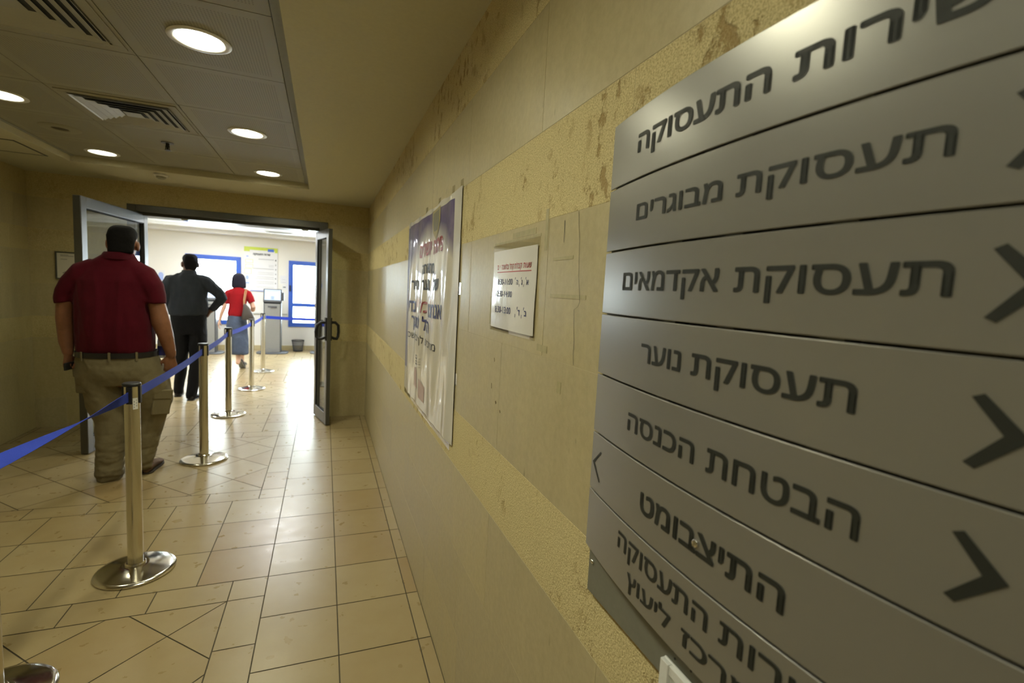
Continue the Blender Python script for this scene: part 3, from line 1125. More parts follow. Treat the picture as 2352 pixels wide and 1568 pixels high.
def px_(y, z):
    u = (y-QY0)
    edge = min(1, u/.12, (QY1-y)/.12)
    w = .35+.65*math.sin(min(1, max(0, (z-.95)/.8))*math.pi)
    a = .0065*math.sin(u*2*math.pi/.29+1.2*math.sin(z*3.1))+.0035*math.sin(u*2*math.pi/.155+z*5)+.0012*math.sin(u*52+z*9)
    return WX-.005-edge*(.009+a*w*.95)


def pf(y, z, d=.0015):
    e = .004
    nx = Vector((1, -(px_(y+e, z)-px_(y-e, z))/(2*e)*-1*-1, 0))
    return (px_(y, z)-d, y, pz(y, z))


def m_poster():
    m = m_lam('poster_print', (.7, .66, .58), .05)
    m.node_tree.nodes['Principled BSDF'].inputs['Coat Weight'].default_value = .7
    m.node_tree.nodes['Principled BSDF'].inputs['Roughness'].default_value = .45
    t = NT(m)
    g = t.new('ShaderNodeNewGeometry'); s = t.new('ShaderNodeSeparateXYZ'); t.link(g.outputs['Position'], s.inputs[0])
    y, z = s.outputs[1], s.outputs[2]
    # purple printed sky across the top, fading to cream; blue strip at the far side low down
    n = t.noise(t.coord(), 5, 4, .6)
    dy = t.math('DIVIDE', t.math('SUBTRACT', y, 2.22), .50)
    arch = t.math('MULTIPLY', t.math('MULTIPLY', dy, dy), -.16)
    f = t.math('DIVIDE', t.math('SUBTRACT', t.math('ADD', z, t.math('MULTIPLY', t.math('SUBTRACT', n, .5), .08)), t.math('ADD', arch, 1.725)), .085)
    f = t.math('MINIMUM', t.math('MAXIMUM', f, 0.0), 1.0)
    col = t.mix(f, (.68, .63, .53), t.ramp(n, [(.3, (.028, .012, .14)), (.5, (.08, .05, .18)), (.75, (.28, .23, .27))]))
    side = t.math('MULTIPLY', t.math('GREATER_THAN', y, 2.76), t.math('GREATER_THAN', z, 1.05))
    col = t.mix(t.math('MULTIPLY', side, .7), col, (.10, .12, .33))
    col2 = col
    inside = t.math('MULTIPLY', t.math('GREATER_THAN', y, 1.795), t.math('LESS_THAN', z, 1.84))
    t.color(t.mix(inside, (.70, .67, .60), col2))
    return m


M['poster'] = m_poster()
b = MB(); ny, nz = 110, 46
V = []
for i in range(ny+1):
    for j in range(nz+1):
        y = QY0+(QY1-QY0)*i/ny; z = QZ0+(QZ1-QZ0)*j/nz
        V.append((px_(y, z), y, pz(y, z)))
F = [(i*(nz+1)+j, i*(nz+1)+j+1, (i+1)*(nz+1)+j+1, (i+1)*(nz+1)+j) for i in range(ny) for j in range(nz)]
b.add(V, F); b.add([(x+.0008, y, z) for x, y, z in V], [f[::-1] for f in F])
put(b, 'sheet', M['poster'], PO, 60)


def ptext(name, words, m, bold=.03):
    for s, y0, y1, base, h in words:
        b = MB()
        write(b, heb(s), y0, y1, base, h, lambda a, z: pf(a, z), bold)
        put(b, name, m, PO)


ptext('heading', [('פיתוח', 2.12, 1.965, 1.655, .062), ('ירושלים', 2.44, 2.15, 1.655, .062)], M['brick_ink'], .035)
ptext('slogan', [('אתה', 2.37, 2.25, 1.573, .045), ('מתנת', 2.24, 2.10, 1.573, .045)], M['black_ink'])
ptext('slogan', [('בשער', 2.36, 2.16, 1.495, .05), ('של', 2.11, 2.02, 1.495, .05), ('העיר', 2.66, 2.44, 1.495, .05)], M['black_ink'], .04)
ptext('slogan', [('אנחנו', 2.18, 1.97, 1.375, .06), ('עובדים', 2.75, 2.50, 1.375, .06)], M['navy_ink'], .03)
ptext('slogan', [('כל', 2.40, 2.26, 1.385, .055)], M['brick_ink'], .03)
ptext('slogan', [('הכל', 2.34, 2.17, 1.300, .055), ('למענך', 2.64, 2.38, 1.300, .055)], M['navy_ink'], .03)
ptext('slogan', [('מחכים', 2.29, 2.03, 1.235, .030), ('לך', 2.40, 2.32, 1.235, .030), ('בלשכה', 2.75, 2.46, 1.235, .030)], M['black_ink'], .01)
b = MB()
rr = random.Random(5)
for k in range(4):
    z = 1.155-.014*k
    b.add([pf(2.50, z), pf(2.34+rr.random()*.05, z), pf(2.34, z+.006), pf(2.50, z+.006)], [(0, 1, 2, 3)])
put(b, 'small_print', M['black_ink'], PO)
M['pink_print'] = mat('pink_print', (.50, .36, .32), .5)
b = MB()
b.add([pf(2.52, 1.0), pf(2.40, 1.0), pf(2.40, 1.095), pf(2.52, 1.095)], [(0, 1, 2, 3)])
b.add([pf(2.37, .965), pf(2.24, .965), pf(2.24, 1.04), pf(2.37, 1.06)], [(0, 1, 2, 3)])
put(b, 'printed_block', M['pink_print'], PO)
M['gold_print'] = mat('gold_print', (.33, .27, .10), .45)
b = MB()
pts = [(2.155, 1.845), (2.02, 1.845), (2.018, 1.79), (2.04, 1.75), (2.087, 1.715), (2.135, 1.75), (2.157, 1.79)]
b.add([pf(y, z) for y, z in pts], [list(range(7))])
cr = put(b, 'crest', M['gold_print'], PO)
b = MB()
pts = [(2.135, 1.835), (2.04, 1.835), (2.038, 1.79), (2.05, 1.762), (2.087, 1.738), (2.125, 1.762), (2.137, 1.79)]
b.add([pf(y, z, .002) for y, z in pts], [list(range(7))])
put(b, 'crest_field', mat('olive_print', (.15, .14, .08), .45), cr)
for k, (y, z) in enumerate(((1.735, 1.868), (1.86, 1.868), (2.1, 1.86), (2.38, 1.86), (1.715, 1.50), (1.712, 1.17))):
    b = MB(); b.box(WX-.003, WX-.0016, y-.02, y+.02, z-.012, z+.03)
    put(b, 'clear_tape', M['clear_film'], PO)
# flat margin of the plastic pocket below the print
b = MB(); b.box(WX-.004, WX-.003, 1.76, 2.88, .893, .935)
put(b, 'clear_margin', M['clear_film'], PO)

# small framed notice on the end wall, half hidden behind the left door leaf
t = thing('framed_notice', 'small white framed notice on the far stone wall, left of the open door leaf', 'picture frame', (-2.23, EY, 1.41))
b = MB()
x0, x1, z0, z1 = -2.338, -2.125, 1.412, 1.668
b.box(x0, x1, EY-.016, EY-.0007, z1-.012, z1); b.box(x0, x1, EY-.016, EY-.0007, z0, z0+.012)
b.box(x0, x0+.012, EY-.016, EY-.0007, z0+.012, z1-.012); b.box(x1-.012, x1, EY-.016, EY-.0007, z0+.012, z1-.012)
put(b, 'frame', M['frame_grey'], t, None, None, .002)
b = MB(); b.box(x0+.01, x1-.01, EY-.008, EY-.001, z0+.01, z1-.01)
put(b, 'sheet', M['paper'], t)
b = MB()
for k, (a, c) in enumerate(((1.64, .06), (1.63, .1), (1.60, .05))):
    b.box(-2.30, -2.30+c, EY-.0088, EY-.0081, a-.003, a)
put(b, 'print', M['frame_grey'], t); b = MB()
for k in range(5):
    b.box(-2.285+.01*k, -2.277+.01*k, EY-.0088, EY-.0081, 1.468+.006*k, 1.476+.006*k)
put(b, 'print', M['frame_grey'], t)

# ------------------------------------------------------------------ queue posts and belts
ZB = .905          # belt centre height


def stanchion(loc):
    x, y = loc
    t = thing('queue_post', 'x', 'queue post', (x, y, 0))
    b = MB()
    b.lathe([(.001, .0005), (.166, .0005), (.171, .004), (.171, .010), (.165, .0155), (.150, .0185), (.062, .040), (.050, .041), (.001, .041)], (x, y, 0), 72)
    put(b, 'base', M['steel_base'], t, 35)
    b = MB(); b.lathe([(.0332, .0415), (.0442, .0415), (.0442, .047), (.0395, .052), (.0332, .052)], (x, y, 0), 48, close=False)
    put(b, 'collar', M['steel_base'], t, 35)
    b = MB(); b.lathe([(.0325, .0412), (.0325, .953)], (x, y, 0), 48)
    put(b, 'pole', M['steel'], t, 35)
    b = MB(); b.lathe([(.001, .9535), (.035, .9535), (.0385, .957), (.0385, .966), (.034, .970), (.001, .971)], (x, y, 0), 48)
    put(b, 'cap', M['black'], t, 35)
    b = MB()
    for s in (1, -1):
        b.box(x-.012, x+.012, y+s*.030, y+s*.040, ZB-.035, .9530)
    for s in (1, -1):
        b.box(x+s*.030, x+s*.038, y-.012, y+.012, ZB-.035, .9530)
    put(b, 'belt_cassette', M['black'], t, None, None, .0015)
    return t


def belt(root, A, B, twist=0.0, sag=.012, t_in=.04, t_out=.04, edge=.0):
    A, B = Vector((*A, ZB)), Vector((*B, ZB))
    d = (B-A).normalized(); A = A+d*t_in; B = B-d*t_out
    sd = Vector((-d.y, d.x, 0)); N = 60
    b = MB(); R = []
    for i in range(N+1):
        q = i/N
        c = A.lerp(B, q)-Vector((0, 0, sag*4*q*(1-q)))
        a = twist*q**1.25
        w = Vector((0, 0, 1))*math.cos(a)+sd*math.sin(a)
        n = w.cross(d).normalized()
        h = .0245
        R.append([c-w*h-n*.0007, c+w*h-n*.0007, c+w*h+n*.0007, c-w*h+n*.0007])
    b.rings(R)
    return put(b, 'belt', M['belt_blue'], root, 50)


PST = [((-.874, 2.846), 'nearest whole steel queue post, in front of the man in the maroon shirt'),
       ((-.911, 4.538), 'steel queue post second in the row, right of the maroon-shirted man'),
       ((-.975, 6.038), 'steel queue post third in the row, standing in the doorway'),
       ((-.925, 7.454), 'steel queue post fourth in the row, just past the doorway'),
       ((-.935, 8.896), 'farthest steel queue post of the row, where the belt turns right'),
       ((-1.05, 2.06), 'steel queue post cut off at the bottom left corner of the photo'),
       ((-.975, 1.31), 'steel queue post beside the camera, holding the near end of the belt'),
       ((.36, 8.72), 'steel queue post in the office behind the right door leaf')]
posts = []
for i, ((x, y), lab) in enumerate(PST):
    p = stanchion((x, y)) if i == 0 else copy_tree(posts[0], None, (x, y, 0))
    p['label'] = lab; p['group'] = 'queue posts along the belt'
    posts.append(p)
P2 = [p[0] for p in PST]
belt(posts[0], P2[0], P2[1]); belt(posts[1], P2[1], P2[2]); belt(posts[2], P2[2], P2[3]); belt(posts[3], P2[3], P2[4])
belt(posts[4], P2[4], P2[7])
belt(posts[6], P2[6], P2[0], math.pi, .006)
# white maker's sticker on the nearest post
b = MB(); cx, cy = P2[0]
def post_pt(a, z, r=.0332):
    return (cx+r*math.cos(a), cy+r*math.sin(a), z)
a0, a1 = math.radians(-68), math.radians(-30)
for k in range(6):
    p, q = a0+(a1-a0)*k/6, a0+(a1-a0)*(k+1)/6
    b.add([post_pt(p, .842), post_pt(q, .842), post_pt(q, .898), post_pt(p, .898)], [(0, 1, 2, 3)])
stk = put(b, 'sticker', M['white_plastic'], posts[0])
b = MB()
zz = [(.2, .852), (.75, .859), (.2, .866), (.75, .873), (.2, .880), (.75, .887)]
for (u, z), (v, w) in zip(zz, zz[1:]):
    p, q = a0+(a1-a0)*u, a0+(a1-a0)*v
    b.add([post_pt(p, z-.003, .0335), post_pt(q, w-.003, .0335), post_pt(q, w+.003, .0335), post_pt(p, z+.003, .0335)], [(0, 1, 2, 3)])
put(b, 'printed_mark', M['black_ink'], stk)

# ------------------------------------------------------------------ office furniture
M['kiosk_body'] = m_plain('light_grey_kiosk_front', (.25, .25, .238), .5, .04, 60, .4, metal=.2)
M['kiosk_dark'] = m_plain('dark_grey_kiosk_shell', (.075, .078, .082), .5, .05, 60)
M['screen'] = mat('lit_screen', (.1, .1, .1), .2, emit=(.62, .80, 1.0), estr=1.25)
M['screen_mark'] = mat('lit_screen_panel', (.1, .1, .1), .2, emit=(.45, .62, .95), estr=.9)


def kiosk(x, y, lab):
    t = thing('ticket_kiosk', lab, 'kiosk', (x, y, 0), 'free-standing kiosks')
    b = MB()
    R = []
    for z, q in ((.001, 1), (.018, 1), (.026, .94)):
        R.append([(x+.30*q*math.copysign(abs(math.cos(a))**.6, math.cos(a)), y-.03+.24*q*math.copysign(abs(math.sin(a))**.6, math.sin(a)), z) for a in [2*math.pi*k/40 for k in range(40)]])
    b.rings(R); put(b, 'base_plate', M['kiosk_dark'], t, 30)
    b = MB(); b.box(x-.165, x-.145, y-.1, y+.12, .0265, 1.05); b.box(x+.145, x+.165, y-.1, y+.12, .0265, 1.05); b.box(x-.145, x+.145, y+.02, y+.12, .0265, 1.05)
    put(b, 'shell', M['kiosk_dark'], t, None, None, .006)
    b = MB(); b.box(x-.1445, x+.1445, y-.105, y+.019, .10, 1.03); b.box(x-.1445, x+.1445, y-.12, y+.019, .0265, .098)
    f = put(b, 'front_panel', M['kiosk_body'], t, None, None, .004)
    b = MB(); b.box(x-.085, x+.085, y-.112, y-.1055, .955, .985)
    put(b, 'ticket_slot', M['kiosk_dark'], f)
    b = MB(); b.box(x-.03, x+.085, y-.125, y-.1125, .948, .953)
    put(b, 'slot_lip', M['chrome'], f)
    hd = MB(); a = math.radians(14)
    ax, ay, az = Vector((1, 0, 0)), Vector((0, math.cos(a), -math.sin(a))), Vector((0, math.sin(a), math.cos(a)))
    c = Vector((x, y-.01, 1.19))
    hd.obox(c, ax, ay, az, .175, .05, .14)
    head = put(hd, 'monitor', M['kiosk_dark'], t, None, None, .01)
    b = MB(); b.obox(c-ay*.0515+az*.012, ax, ay, az, .150, .001, .108)
    s = put(b, 'screen', M['screen'], head)
    b = MB(); b.obox(c-ay*.0532-az*.05, ax, ay, az, .03, .0005, .035); b.obox(c-ay*.0532+az*.095, ax, ay, az, .12, .0005, .004)
    put(b, 'screen_image', M['screen_mark'], head)
    b = MB(); b.box(x+.176, x+.215, y-.06, y+.05, 1.10, 1.27)
    put(b, 'card_reader', M['kiosk_dark'], t, None, None, .012)
    return t


kiosk(-1.005, 11.28, 'grey standing kiosk with a lit screen under the info board')
kiosk(-2.175, 11.20, 'grey standing kiosk mostly hidden behind the man in the dark shirt')
kiosk(.02, 11.33, 'grey standing kiosk seen only through the glass of the right door leaf')

# wire waste basket
t = thing('waste_basket', 'small dark wire mesh waste basket on the floor under the right window', 'waste bin', (-.53, 11.55, 0))
b = MB(); cx, cy = -.53, 11.55
def wr_(z): return .092+.032*z/.24
for z in (.004, .06, .12, .18):
    r = wr_(z)
    b.lathe([(r-.002, z), (r+.002, z), (r+.002, z+.004), (r-.002, z+.004), (r-.002, z)], (cx, cy, 0), 28, close=False)
for k in range(28):
    for s in (1, -1):
        a, c = 2*math.pi*k/28, 2*math.pi*(k+s*3)/28
        b.limb([(cx+.092*math.cos(a), cy+.092*math.sin(a), .003, .0022), (cx+wr_(.12)*math.cos((a+c)/2), cy+wr_(.12)*math.sin((a+c)/2), .12, .0022), (cx+.124*math.cos(c), cy+.124*math.sin(c), .238, .0022)], seg=5, dome=False)
put(b, 'mesh', M['kiosk_dark'], t)
b = MB(); b.lathe([(.119, .232), (.130, .232), (.130, .246), (.119, .246), (.119, .232)], (cx, cy, 0), 36, close=False)
put(b, 'rim', M['black'], t, 35)
b = MB(); b.lathe([(.001, .0005), (.098, .0005), (.098, .02), (.001, .02)], (cx, cy, 0), 36)
put(b, 'bottom', M['black'], t, 35)

# info board
M['board'] = m_plain('white_board_print', (.74, .74, .74), .4, .01, 30)
M['lime'] = m_plain('lime_print', (.52, .60, .06), .4, .03, 30)
M['board_blue'] = m_plain('blue_print', (.08, .17, .55), .4, .03, 30)
M['pale_blue'] = m_plain('pale_blue_print', (.35, .44, .75), .4, .05, 30)
M['grey_print'] = m_plain('grey_print', (.35, .35, .36), .5, .03, 30)
t = thing('info_board', 'white information board with a lime green header on the office wall between the windows', 'board', (-1.28, FY, 1.26))
bx0, bx1, bz0, bz1 = -1.602, -.955, 1.262, 2.205
b = MB(); b.box(bx0, bx1, FY-.018, FY-.0008, bz0, bz1)
put(b, 'panel', M['board'], t, None, None, .003)
yb = FY-.0186
b = MB(); b.box(bx0+.003, bx1-.003, yb-.0006, yb, 2.135, 2.200); b.box(bx0+.003, bx0+.11, yb-.0006, yb, 2.100, 2.1349); b.box(bx1-.06, bx1-.003, yb-.0006, yb, 2.100, 2.1349)
put(b, 'header', M['lime'], t)
b = MB(); b.box(-1.150, -1.030, yb-.0014, yb-.0008, 2.115, 2.175); put(b, 'blue_logo', M['board_blue'], t)
b = MB(); b.box(bx0+.12, bx1-.27, yb-.0006, yb, 1.268, 1.282); b.box(bx1-.26, bx1-.003, yb-.0006, yb, 1.268, 1.282)
put(b, 'blue_line', M['board_blue'], t)
b = MB(); bf = lambda a, z: (a, yb-.0004, z)
write(b, heb('שירות התעסוקה'), -1.43, -1.10, 2.03, .042, bf, .05)
put(b, 'heading', M['black_ink'], t)
b = MB(); rr = random.Random(2)
for k, z in enumerate((1.955, 1.945, 1.83, 1.80, 1.755, 1.745, 1.67, 1.635, 1.575, 1.54, 1.475, 1.44, 1.36)):
    x0 = -1.44+rr.random()*.12 if k != 2 and k != 3 else -1.13
    b.box(x0, -1.03, yb-.0005, yb, z-.003, z+.003)
put(b, 'text_lines', M['grey_print'], t)
for k in range(6):
    z = 1.925-.098*k; b = MB()
    write(b, str(k+1), -1.005, -.985, z, .035, bf, .03, ref=.73)
    put(b, 'number', M['black_ink'], t)
b = MB()
for (x0, x1, z0, z1) in ((-1.575, -1.43, 1.86, 1.935), (-1.575, -1.43, 1.75, 1.83), (-1.59, -1.46, 1.63, 1.74)):
    for q in ((x0, x1, z1-.005, z1), (x0, x1, z0, z0+.005), (x0, x0+.005, z0+.005, z1-.005), (x1-.005, x1, z0+.005, z1-.005)):
        b.box(q[0], q[1], yb-.0005, yb, q[2], q[3])
put(b, 'boxes', M['lime'], t)
b = MB(); b.box(-1.56, -1.515, yb-.0005, yb, 1.985, 2.01); put(b, 'picture', M['pale_blue'], t)
b = MB(); b.ball((-1.54, yb, 1.55), (.03, .0006, .045), 20, 10); put(b, 'picture', M['pale_blue'], t)
b = MB(); b.box(-1.565, -1.50, yb-.0005, yb, 1.42, 1.455); put(b, 'picture', M['pale_blue'], t)

for i, (x0, x1, z0, z1, lab) in enumerate(((-.905, -.775, 1.45, 1.63, 'upper white paper note on the office wall left of the right window'),
                                           (-.87, -.775, 1.33, 1.43, 'lower white paper note with a dark line, left of the right window'))):
    t = thing('paper_note', lab, 'paper', ((x0+x1)/2, FY, z0), 'notes beside the right window')
    b = MB(); b.box(x0, x1, FY-.004, FY-.0008, z0, z1); put(b, 'sheet', M['board'], t)
    b = MB()
    if i == 0:
        b.box(x0+.02, x1-.02, FY-.0052, FY-.0045, z0+.03, z0+.036); put(b, 'print', M['grey_print'], t); b = MB(); b.box(x0+.03, x1-.03, FY-.0052, FY-.0045, z0+.09, z0+.095)
    else:
        b.box(x0+.02, x1-.02, FY-.0052, FY-.0045, z0+.04, z0+.06)
    put(b, 'print', M['grey_print'] if i == 0 else M['black_ink'], t)
t = thing('picture_print', 'small picture in blue on the office wall, between the two men', 'picture', (-3.1, FY, 1.38))
b = MB(); b.box(-3.20, -3.01, FY-.006, FY-.0008, 1.375, 1.60); put(b, 'sheet', M['board'], t)
b = MB(); b.box(-3.17, -3.04, FY-.0072, FY-.0065, 1.40, 1.50); b.ball((-3.08, FY-.007, 1.50), (.045, .001, .06), 20, 10)
put(b, 'print', M['pale_blue'], t)


# ------------------------------------------------------------------ people
def remesh(mb, voxel, smooth=4, fold=None, name='m'):
    """union of the overlapping closed volumes as one continuous skin, softened, with cloth folds"""
    me = mb.mesh(name, [])
    o = bpy.data.objects.new('tmp', me); COL.objects.link(o)
    r = o.modifiers.new('r', 'REMESH'); r.mode = 'VOXEL'; r.voxel_size = voxel
    s = o.modifiers.new('s', 'SMOOTH'); s.factor = .5; s.iterations = smooth
    dg = bpy.context.evaluated_depsgraph_get(); dg.update()
    out = bpy.data.meshes.new_from_object(o.evaluated_get(dg))
    bpy.data.objects.remove(o); bpy.data.meshes.remove(me)
    if fold:
        out.update()
        NV = [(v.co.copy(), v.normal.copy()) for v in out.vertices]
        out.vertices.foreach_set('co', [q for c, n in NV for q in c+n*fold(c)])
    return out


def put_me(me, name, m, parent):
    base = Vector(parent.location)
    me.transform(Matrix.Translation(-base))
    me.materials.clear(); me.materials.append(m)
    me.polygons.foreach_set('use_smooth', [True]*len(me.polygons))
    me.update()
    return link(name, me, parent)


HEAD = [(.0, .028, .078, .035), (.018, .044, .086, .012), (.045, .057, .090, -.02), (.075, .065, .089, -.052), (.105, .070, .087, -.078),
        (.130, .073, .086, -.090), (.160, .076, .088, -.096), (.185, .074, .083, -.091), (.208, .064, .066, -.074), (.224, .045, .040, -.048), (.233, .018, .012, -.02)]


class Head:
    """head standing at 'chin' (centre of the skull column, chin height), turned by yaw (right = negative), scaled"""
    def __init__(s, c, yaw=0, tilt=0, k=1.0, wide=1.0):
        s.c = Vector(c); s.k = k; s.w = wide
        s.R = Matrix.Rotation(yaw, 3, 'Z') @ Matrix.Rotation(tilt, 3, 'X')

    def P(s, x, y, z):
        return s.c+s.R @ (Vector((x*s.w, y, z))*s.k)

    def skull(s, mb):
        R = []
        for z, a, f, bk in HEAD:
            cy, b = (f+bk)/2, (f-bk)/2
            ring = []
            for q in range(28):
                t = 2*math.pi*q/28
                c, n = math.cos(t), math.sin(t)
                ring.append(s.P(a*math.copysign(abs(c)**.88, c), cy+b*math.copysign(abs(n)**.88, n), z))
            R.append(ring)
        mb.rings(R)
        k = s.k
        mb.limb([(*s.P(0, .080, .135), .007*k, .006*k), (*s.P(0, .094, .115), .009*k, .008*k), (*s.P(0, .103, .098), .013*k, .010*k), (*s.P(0, .088, .090), .012*k, .008*k)], seg=12)
        for q in (1, -1):
            mb.ball(s.P(q*.012, .093, .094), .008*k, 10, 6)
            mb.ball(s.P(q*.0825, -.012, .110), (.0105*k, .021*k, .033*k), 14, 10, rot=s.R @ Matrix.Rotation(q*-.25, 3, 'Z') @ Matrix.Rotation(.15, 3, 'X'))
            mb.ball(s.P(q*.079, -.004, .084), (.009*k, .011*k, .012*k), 10, 8, rot=s.R)
            mb.ball(s.P(q*.03, .083, .146), (.022*k, .008*k, .006*k), 12, 8, rot=s.R)          # brow
            mb.ball(s.P(q*.045, .070, .098), (.018*k, .012*k, .014*k), 12, 8, rot=s.R)          # cheek
        mb.ball(s.P(0, .090, .062), (.022*k, .007*k, .0045*k), 14, 8, rot=s.R)
        mb.ball(s.P(0, .090, .052), (.019*k, .008*k, .005*k), 14, 8, rot=s.R)
        mb.ball(s.P(0, .080, .020), (.020*k, .014*k, .014*k), 14, 8, rot=s.R)

    def extras(s, root, brow_mat):
        k = s.k
        for q in (1, -1):
            b = MB(); b.ball(s.P(q*.031, .080, .128), (.0115*k, .0095*k, .0085*k), 14, 10, rot=s.R)
            e = put(b, 'eye', M['eye_white'], root, 60)
            b = MB(); b.ball(s.P(q*.031, .0875, .128), (.005*k, .0035*k, .005*k), 12, 8, rot=s.R)
            put(b, 'iris', M['black'], e, 60)
            b = MB(); b.limb([(*s.P(q*.014, .0905, .148), .003, .0025), (*s.P(q*.03, .0915, .153), .0035, .0025), (*s.P(q*.048, .080, .149), .002, .002)], seg=8)
            put(b, 'eyebrow', brow_mat, root, 60)
        b = MB(); b.ball(s.P(0, .0955, .0585), (.020*k, .0035*k, .0085*k), 14, 8, rot=s.R)
        put(b, 'mouth', M['lips'], root, 60)

    def hair(s, mb, rows):
        """rows of (z, half width, front y, back y) as a closed cap"""
        R = []
        for z, a, f, bk in rows:
            cy, b = (f+bk)/2, (f-bk)/2
            R.append([s.P(a*math.copysign(abs(math.cos(t))**.85, math.cos(t)), cy+b*math.copysign(abs(math.sin(t))**.85, math.sin(t)), z) for t in [2*math.pi*q/30 for q in range(30)]])
        mb.rings(R)


def hand(mb, w, d, p, th, curl=(.5, .7, .5), k=1.0, spread=.0, thumb_in=.35, curls=None):
    """w wrist, d towards the fingers, p towards the palm side, th towards the thumb side"""
    w = Vector(w); d = Vector(d).normalized(); p = Vector(p); p = (p-d*p.dot(d)).normalized()
    th = Vector(th); th = (th-d*th.dot(d)-p*th.dot(p)).normalized()
    mb.limb([(*(w-d*.03*k), .024*k, .019*k), (*w, .027*k, .019*k), (*(w+d*.035*k+th*.004*k), .037*k, .018*k), (*(w+d*.07*k), .041*k, .0165*k), (*(w+d*.09*k), .039*k, .013*k)], side=th, seg=18)
    for i, (off, L, r) in enumerate(((.031, .075, .0093), (.0105, .083, .0097), (-.0105, .077, .0093), (-.030, .061, .0083))):
        c = curls[i] if curls else curl
        b = w+d*(.086-.004*abs(i-1))*k+th*off*k
        a = 0.0
        pts = [(*(b-d*.012*k), r*k, r*k), (*b, r*1.05*k, r*k)]
        cur = b
        for s_, (fr, ang) in enumerate(zip((.46, .30, .24), c)):
            a += ang
            dr = (d*math.cos(a)+p*math.sin(a)+th*spread*(1.2-i*.8)).normalized()
            for q in (.5, 1.0):
                pts.append((*(cur+dr*L*fr*k*q), r*k*(1-.07*(s_+q)), r*k*(1-.07*(s_+q))))
            cur = cur+dr*L*fr*k
        mb.limb(pts, side=th, seg=12)
    b = w+d*.022*k+th*.026*k
    d1 = (d*.62+th*.62+p*.35).normalized(); d2 = (d*.85+th*(.25-thumb_in)+p*.45).normalized()
    m1 = b+d1*.042*k; m2 = m1+d2*.030*k; m3 = m2+(d2-th*thumb_in*.5).normalized()*.026*k
    mb.limb([(*(b-d1*.012*k), .014*k, .014*k), (*b, .0145*k, .014*k), (*m1, .0115*k, .011*k), (*m2, .0105*k, .010*k), (*m3, .0085*k, .0075*k)], seg=12)


def shoe(root, heel, d, k=1.0, pitch=0.0, m=None, sole=None, name='shoe'):
    """heel point on the ground, d = toe direction; pitch > 0 lifts the heel about the toe"""
    heel = Vector(heel); d = Vector((d[0], d[1], 0)).normalized(); sd = Vector((-d.y, d.x, 0)); z = Vector((0, 0, 1))
    toe = heel+d*.215*k
    def P(u, v, h):
        q = heel+d*u*k+sd*v*k+z*h*k
        r = q-toe
        if pitch and u < .215:
            c, s_ = math.cos(pitch), math.sin(pitch)
            a, b_ = r.dot(d), r.z
            q = toe+d*(a*c+b_*s_)+z*(-a*s_+b_*c)+sd*r.dot(sd)
        return q
    prof = [(-.004, .020, .055), (.004, .031, .068), (.03, .038, .078), (.07, .037, .088), (.11, .040, .080), (.15, .046, .062), (.19, .049, .049), (.23, .046, .041), (.26, .036, .036), (.282, .020, .030), (.288, .008, .024)]
    R = []
    for u, hw, h in prof:
        ring = []
        for q in range(20):
            t = 2*math.pi*q/20
            c, n = math.cos(t), math.sin(t)
            ring.append(P(u, hw*math.copysign(abs(c)**.75, c), .014+(h-.014)*(.5+.5*n) if n > 0 else .014+(h-.014)*.5*(1+n)))
        R.append(ring)
    b = MB(); b.rings(R)
    o = put(b, name, m, root, 60)
    R = []
    for u, hw, h in prof:
        w_ = hw+.003
        R.append([P(u, -w_, .0005), P(u, w_, .0005), P(u, w_, .0135), P(u, -w_, .0135)])
    b = MB(); b.rings(R)
    put(b, 'sole', sole, o)
    return o


def m_skin(name, c):
    m = mat(name, c, .5, 0, .4)
    t = NT(m)
    v = t.coord()
    n = t.noise(v, 25, 4, .6); f = t.noise(v, 400, 2, .5)
    t.color(t.ramp(n, [(.3, tuple(x*.86 for x in c)), (.7, tuple(min(1, x*1.1) for x in c))]))
    t.bump(f, .15, .0008)
    t.p.inputs['Subsurface Weight'].default_value = .05
    t.p.inputs['Subsurface Radius'].default_value = (.01, .004, .002)
    return m


def m_hair(name, c):
    m = mat(name, c, .85, 0, .15)
    t = NT(m)
    n = t.noise(t.coord((420, 420, 60)), 1.0, 3, .7)
    t.color(t.ramp(n, [(.3, tuple(x*.5 for x in c)), (.7, tuple(x*1.6 for x in c))]))
    t.bump(n, .6, .003)
    return m


M['skin_a'] = m_skin('tan_skin', (.21, .088, .042))
M['skin_b'] = m_skin('brown_skin', (.13, .062, .036))
M['skin_c'] = m_skin('fair_skin', (.62, .38, .27))
M['hair_a'] = m_hair('black_hair', (.005, .0042, .004))
M['eye_white'] = mat('eye_white', (.7, .68, .63), .25)
M['lips'] = mat('lips', (.30, .12, .09), .5)
M['maroon'] = m_cloth('maroon_knit', (.064, .0035, .009), .2, 420)
M['maroon_trim'] = m_cloth('maroon_rib', (.055, .004, .009), .2, 600)
M['khaki'] = m_cloth('khaki_twill', (.17, .142, .08), .16, 300)
M['charcoal'] = m_cloth('charcoal_shirting', (.028, .031, .036), .2, 380)
M['dark_trouser'] = m_cloth('black_trouser_cloth', (.009, .0088, .0095), .2, 380)
M['red_knit'] = m_cloth('red_jersey', (.25, .008, .011), .12, 420)
M['denim'] = m_cloth('blue_grey_denim', (.065, .082, .12), .22, 260)
M['leather'] = m_plain('black_leather', (.012, .011, .011), .4, .1, 80)
M['brown_shoe'] = m_plain('brown_suede', (.11, .062, .035), .8, .1, 120)
M['dark_sole'] = m_plain('dark_sole', (.05, .038, .028), .8, .1, 120)
M['taupe'] = m_plain('taupe_bag_leather', (.055, .045, .036), .5, .08, 60)
M['tan_strap'] = m_plain('tan_leather_strap', (.36, .20, .085), .5, .08, 60)
M['grey_sole'] = m_plain('grey_rubber_sole', (.20, .20, .18), .7, .08, 60)


